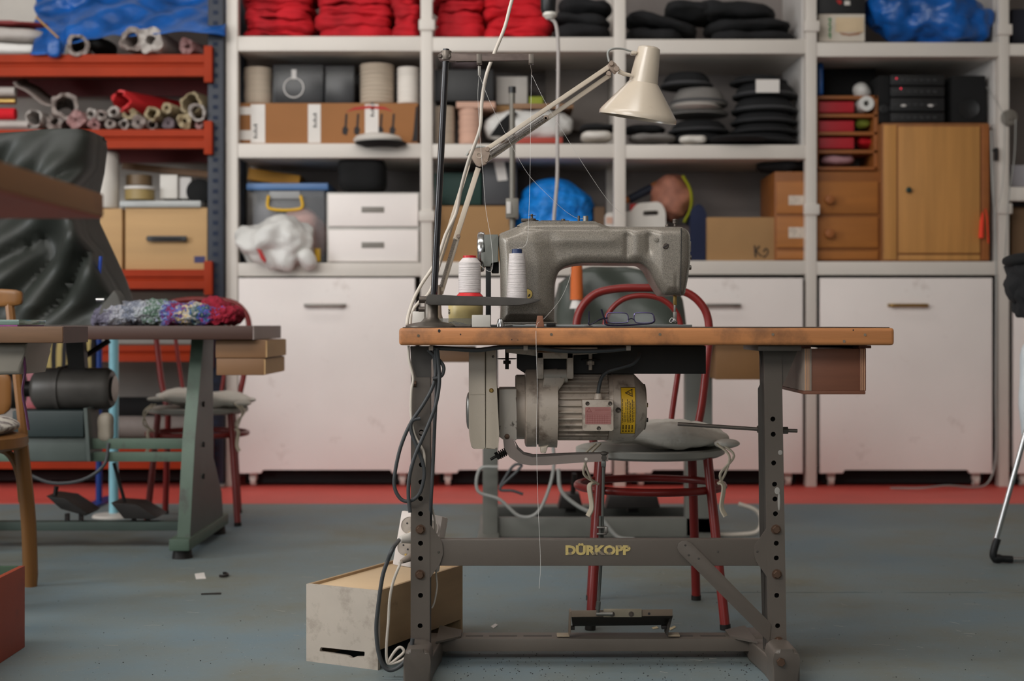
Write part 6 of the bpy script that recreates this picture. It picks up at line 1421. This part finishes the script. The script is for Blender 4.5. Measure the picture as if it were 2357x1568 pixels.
def quad(a, b_, c_, e_, th=.003):
    q = M(); n = (b_-a).cross(c_-a).normalized()*th; q._new([a, b_, c_, e_, a+n, b_+n, c_+n, e_+n], [(0, 1, 2, 3), (4, 7, 6, 5), (0, 4, 5, 1), (1, 5, 6, 2), (2, 6, 7, 3), (3, 7, 4, 0)]); return q
quad(P(1315, 1420, d0+.001), P(1548, 1417, d0+.001), P(1543, 1439, 3.36), P(1318, 1442, 3.36)).build('tread', pk, pd)
for a in ([(1311, 1410), (1315, 1408), (1314, 1455), (1311, 1467), (1309, 1462)], [(1545, 1410), (1549, 1418), (1539, 1455), (1538, 1466), (1533, 1462), (1536, 1440)]):
    M().pprism(a, d0+.03, d0+.07, .0005).build('side_bracket', pm if a[0][0] < 1400 else pk, pd)
M().pbox(1282, 1311, 1463, 1467, 3.30, 3.33, .001).build('foot_tab', mk('tab_cream', (160, 144, 122), .5), pd)
M().pbox(1538, 1565, 1462, 1466, 3.30, 3.33, .001).build('foot_tab', MATS['tab_cream'], pd)
M().pbox(1314, 1323, 1443, 1451, d0+.035, d0+.05, .001).build('pin', dark_iron, pd)
M().pbox(1523, 1535, 1441, 1449, d0+.035, d0+.05, .001).build('pin', dark_iron, pd)
cl = M().pbox(1389, 1477, 1402, 1421, d0-.003, d0-.0003, .0005).build('clamp_plate', mk('nickel_plate', (150, 140, 122), .35, .5, var=.1, scale=30), pd, label='pale metal clamp plate')
for px in (1409, 1453): M().lathe([(0, -.003), (.003, -.003), (.0035, -.001), (.0062, -.001), (.0062, 0), (0, 0)], P(px, 1414, d0-.003), (0, 1, 0), 18).build('screw', dark_steel, cl)
M().cyl(P(1372, 1413, d0-.006), P(1410, 1413, d0-.006), .0045, seg=12).build('joint_pin', steel, pd)
M().lathe([(0, -.001), (.003, -.001), (.003, 0), (0, 0)], P(1494, 1413, d0), (0, 1, 0), 12).build('hole', ink, pd)
# ---------------------------------------------------------------- cables on the left leg
C0 = 3.135
def wire(pts, r, m, label, name='cable', catg='cable', parent=None, dd=C0):
    P3 = [P(p[0], p[1], p[2] if len(p) > 2 else dd) for p in pts]
    for p in P3: p.z = max(p.z, r)
    return M().tube(cat(P3, 7), r, 10).build(name, m, parent, label=label, cat=None if parent else catg)
wire([(1003, 800, 3.12), (1004, 850), (996, 890), (975, 930), (945, 975), (922, 1030), (909, 1090), (909, 1125), (924, 1150), (945, 1153), (965, 1137), (975, 1105), (976, 1080), (968, 1050), (952, 1010), (945, 985), (950, 968), (968, 963)], .0042, rubber, 'dark grey cable looping wide to the left of the left table leg')
wire([(1006, 800, 3.11), (1010, 840), (1011, 885), (1002, 935), (983, 985), (955, 1050), (942, 1100), (940, 1140), (944, 1180)], .0042, rubber, 'dark grey cable crossing down the front of the left table leg', dd=3.125)
wire([(998, 805), (1002, 850), (1004, 900), (1001, 970), (997, 1060), (992, 1160), (990, 1230, 3.22)], .004, rubber, 'dark cable running straight down the inner side of the left leg', dd=3.15)
wire([(985, 805), (1018, 838), (1020, 858), (1012, 868), (996, 872)], .004, rubber, 'short dark cable bulge under the left end of the table', dd=3.13)
wire([(940, 796), (942, 830), (951, 870), (947, 900), (946, 950), (950, 985), (958, 1010), (975, 1040), (977, 1075)], .003, white_cable, 'off-white cord strapped to the left leg', dd=3.14)
wire([(994, 1165), (1001, 1200), (1003, 1240), (1004, 1320), (1006, 1350), (1000, 1385), (994, 1400)], .0022, white_cable, 'thin white cord hanging behind the left leg gusset', dd=3.20)
wire([(990, 800), (1040, 803), (1100, 806), (1150, 800), (1215, 799), (1300, 808), (1380, 808), (1450, 802)], .005, rubber, 'grey cable clipped along the underside of the main table', dd=3.12)
q = M()
for px in (992, 1210, 1447): q.pbox(px-5, px+5, 796, 807, 3.108, 3.13, .001)
q.build('cable_clip', mk('beige_clip', (170, 158, 148), .5), bpy.data.objects['sewing_table.003'] if 'sewing_table.003' in bpy.data.objects else None, label='beige cable clips')
# power strip
psz = thing('power_strip', 'white power strip with round sockets beside the left table leg', 'power strip', P(948, 1300, 3.24))
# local frame: long axis vertical, tilted; its face turned towards the camera and to the left
ps_o = P(953, 1294, 3.245)
rotm = Matrix.Rotation(-.3, 3, 'Z') @ Matrix.Rotation(.10, 3, 'Y') @ Matrix.Rotation(-.22, 3, 'X')
def pl(x, y, z): return ps_o+rotm @ Vector((x, y, z))
q = M(); q.box(-.052, .05, 0, .045, -.014, .112, .006)
for v in q.b.verts: v.co = pl(*v.co)
q.build('housing', mk('aged_white_plastic', (216, 204, 196), .4, var=.05, scale=12), psz)
for (x, z) in ((-.026, .080), (-.026, .030), (.024, .080), (.024, .030)):
    s_ = M(); s_.lathe([(.0195, -.0015), (.0215, -.0015), (.0215, 0), (.0195, 0)], pl(x, 0, z), rotm @ Vector((0, 1, 0)), 30, closed=True)
    so = s_.build('socket_rim', MATS['aged_white_plastic'], psz)
    M().lathe([(0, -.0004), (.0195, -.0004), (.0195, .001), (0, .001)], pl(x, 0, z), rotm @ Vector((0, 1, 0)), 30).build('socket', mk('dirty_socket', (150, 138, 126), .5, var=.2, scale=50), so)
    h = M()
    for dx, dz in ((-.006, .004), (.006, -.004)): h.cyl(pl(x+dx, -.0012, z+dz), pl(x+dx, 0, z+dz), .0022, seg=8)
    h.build('contact_hole', ink, so)
    M().cyl(pl(x+.004, -.003, z-.017), pl(x+.004, 0, z-.017), .003, seg=10).build('earth_contact', brass, so)
pp = M(); pp.tube([pl(.006, -.002, .058), pl(-.006, -.024, .053), pl(-.024, -.048, .044)], [.015, .014, .008], 14); pp.build('plug', white_plastic, psz)
p1 = pl(-.026, -.052, .042)
pp = M(); pp.tube([pl(.006, -.002, .018), pl(-.002, -.02, .010), pl(-.016, -.040, -.004)], [.012, .010, .005], 14); pp.build('plug', mk('grey_beige_plug', (156, 142, 130), .5), psz)
p2 = pl(-.018, -.044, -.007)
M().tube([pl(.0, .02, .10), P(972, 1180, 3.25), P(980, 1150, 3.24), P(992, 1100, 3.2)], .003, 8).build('supply_cord', white_cable, psz)
M().tube([pl(.02, .03, .05), (X(968, LD), LD+.05, pl(.02, .03, .06).z)], .004, 8).build('mount', steel, psz)
A = [p1]+[P(a, b, 3.10) for a, b in ((905, 1262), (892, 1292), (880, 1330), (870, 1400), (866, 1450), (871, 1500), (882, 1532), (900, 1543), (925, 1530), (945, 1500), (950, 1470))]
for p in A: p.z = max(p.z, .006)
M().tube(cat(A, 7), .0046, 12).build('cable', rubber, label='thick dark grey cable looping from the plug down to the floor', cat='cable')
A = [p2]+[P(a, b, 3.12) for a, b in ((920, 1300), (905, 1340), (897, 1380), (894, 1430), (890, 1480), (890, 1515), (896, 1528), (915, 1515), (930, 1500), (920, 1490), (905, 1505), (895, 1528), (925, 1520), (950, 1495))]
for p in A: p.z = max(p.z, .004)
M().tube(cat(A, 7), .0032, 10).build('cable', white_cable, label='thinner off-white cable looping beside the dark one', cat='cable')
# plywood box on the floor
c0 = Vector((-.3007, 3.19, 0)); ux = Vector((-.1733, .088, 0)).normalized(); uy = Vector((.1782, .348, 0)).normalized()
W_, L_, H_ = .1944, .391, .178
pb = thing('wooden_box', 'plywood box with a pale scuffed end on the floor by the left leg', 'box', c0+ux*W_/2+uy*L_/2)
def bpt(a, b_, z): return c0+ux*a+uy*b_+Vector((0, 0, z))
def slab(a0, a1, b0, b1, z0, z1, name, m, label=None, bev=.001):
    q = M(); q.box(a0, a1, b0, b1, z0, z1, bev)
    for v in q.b.verts: v.co = bpt(*v.co)
    return q.build(name, m, pb, label=label)
wf = mk('scuffed_white_ply', (180, 169, 157), .6, var=.06, scale=9, grime=(128, 116, 104), gscale=16, glo=.5, ghi=.75)
pin = mk('pine_ply', (206, 178, 142), .6, var=.08, scale=5, stretch=(.4, 1, 6))
pin2 = mk('pine_ply_side', (164, 136, 102), .6, var=.08, scale=5, stretch=(1, .4, 6), grime=(120, 96, 72), gscale=12, glo=.6, ghi=.75)
q = M(); sl = roundpoly([(.035, .038), (.155, .036), (.158, .026), (.080, .024), (.07, .019), (.06, .024), (.036, .027)], .003, 3)
q.plate([(0, 0), (W_, 0), (W_, H_), (0, H_)], [sl[::-1]], -.0, .009)
for v in q.b.verts: v.co = bpt(*v.co)
q.build('end_panel', wf, pb, label='pale scuffed end panel with a hand slot')
slab(0, W_, L_-.009, L_, 0, H_, 'end_panel', pin2)
slab(.0, .009, .009, L_-.009, .044, H_, 'side_panel', pin2); slab(W_-.009, W_, .009, L_-.009, .0, H_, 'side_panel', pin2)
slab(.009, W_-.009, .009, L_-.009, H_-.012, H_-.006, 'lid', pin)
slab(.009, W_-.009, .009, L_-.009, .044, .05, 'bottom', soft_black)
# litter on the floor
def flat(pxs, label, m, name, catg, z=.0015):
    pts = []
    for a, b_ in pxs:
        d_ = F*HC/(b_-HY); pts.append((X(a, d_), d_))
    M().prism(pts, .0006, z, axis='z').build(name, m, label=label, cat=catg, group=None)
flat([(448, 1322), (470, 1319), (474, 1333), (451, 1334)], 'small white paper scrap on the floor, left', paper, 'paper_scrap', 'paper')
flat([(463, 1367), (509, 1365), (509, 1369), (463, 1370)], 'thin dark strip on the floor below the paper scrap', dark_iron, 'metal_strip', 'strip')
d_ = F*HC/(1328-HY)
M().tube(cat([(X(508, d_), d_+.03, .006), (X(516, d_), d_+.03, .006), (X(524, d_), d_+.0, .006), (X(518, d_), d_-.02, .006), (X(508, d_), d_-.02, .006)], 5), .004, 6).build('clip', dark_iron, label='small dark curved clip on the floor beside the paper scrap', cat='clip')
flat([(1500, 1446), (1512, 1443), (1516, 1447), (1504, 1449)], 'small cream shred on the floor behind the pedal, left one', mk('cream_shred', (206, 188, 150), .8), 'shred', 'scrap')
flat([(1540, 1447), (1553, 1442), (1556, 1445), (1543, 1452)], 'cream shred on the floor at the right end of the pedal', MATS['cream_shred'], 'shred', 'scrap')
flat([(1130, 1443), (1140, 1437), (1146, 1440), (1136, 1448)], 'grey lint knot on the floor behind the lower bar', side_grey, 'shred', 'scrap')
r_ = random.Random(12); q = M()
for k in range(220):
    y = r_.uniform(2.8, 5.6); x = r_.uniform(-.45, .45)*y*.8; a = r_.uniform(0, 3.14); L2 = r_.uniform(.004, .022)
    c_ = Vector((x, y, .0012)); dv = Vector((math.cos(a), math.sin(a), 0)); nv = Vector((-dv.y, dv.x, 0))
    q.tube([c_-dv*L2, c_+nv*L2*r_.uniform(-.4, .4), c_+dv*L2], .00028, 3)
q.build('lint_threads', mk('lint', (160, 158, 150), .9), label='scattered pale lint threads and clippings on the blue floor', cat='lint', kind='stuff')
q = M()
for k in range(420):
    y = 3.2+r_.gauss(0, .12) if k < 260 else 2.9+abs(r_.gauss(0, .9)); x = r_.uniform(-.15, .65) if k < 260 else r_.uniform(-.4, .45)*y*.8
    s2 = r_.uniform(.0004, .0011); q.box(x-s2, x+s2, y-s2, y+s2, .0002, .0015, rot=r_.random()*3)
q.build('dark_crumbs', ink, label='scattered dark crumbs and dirt on the blue floor', cat='dirt', kind='stuff')
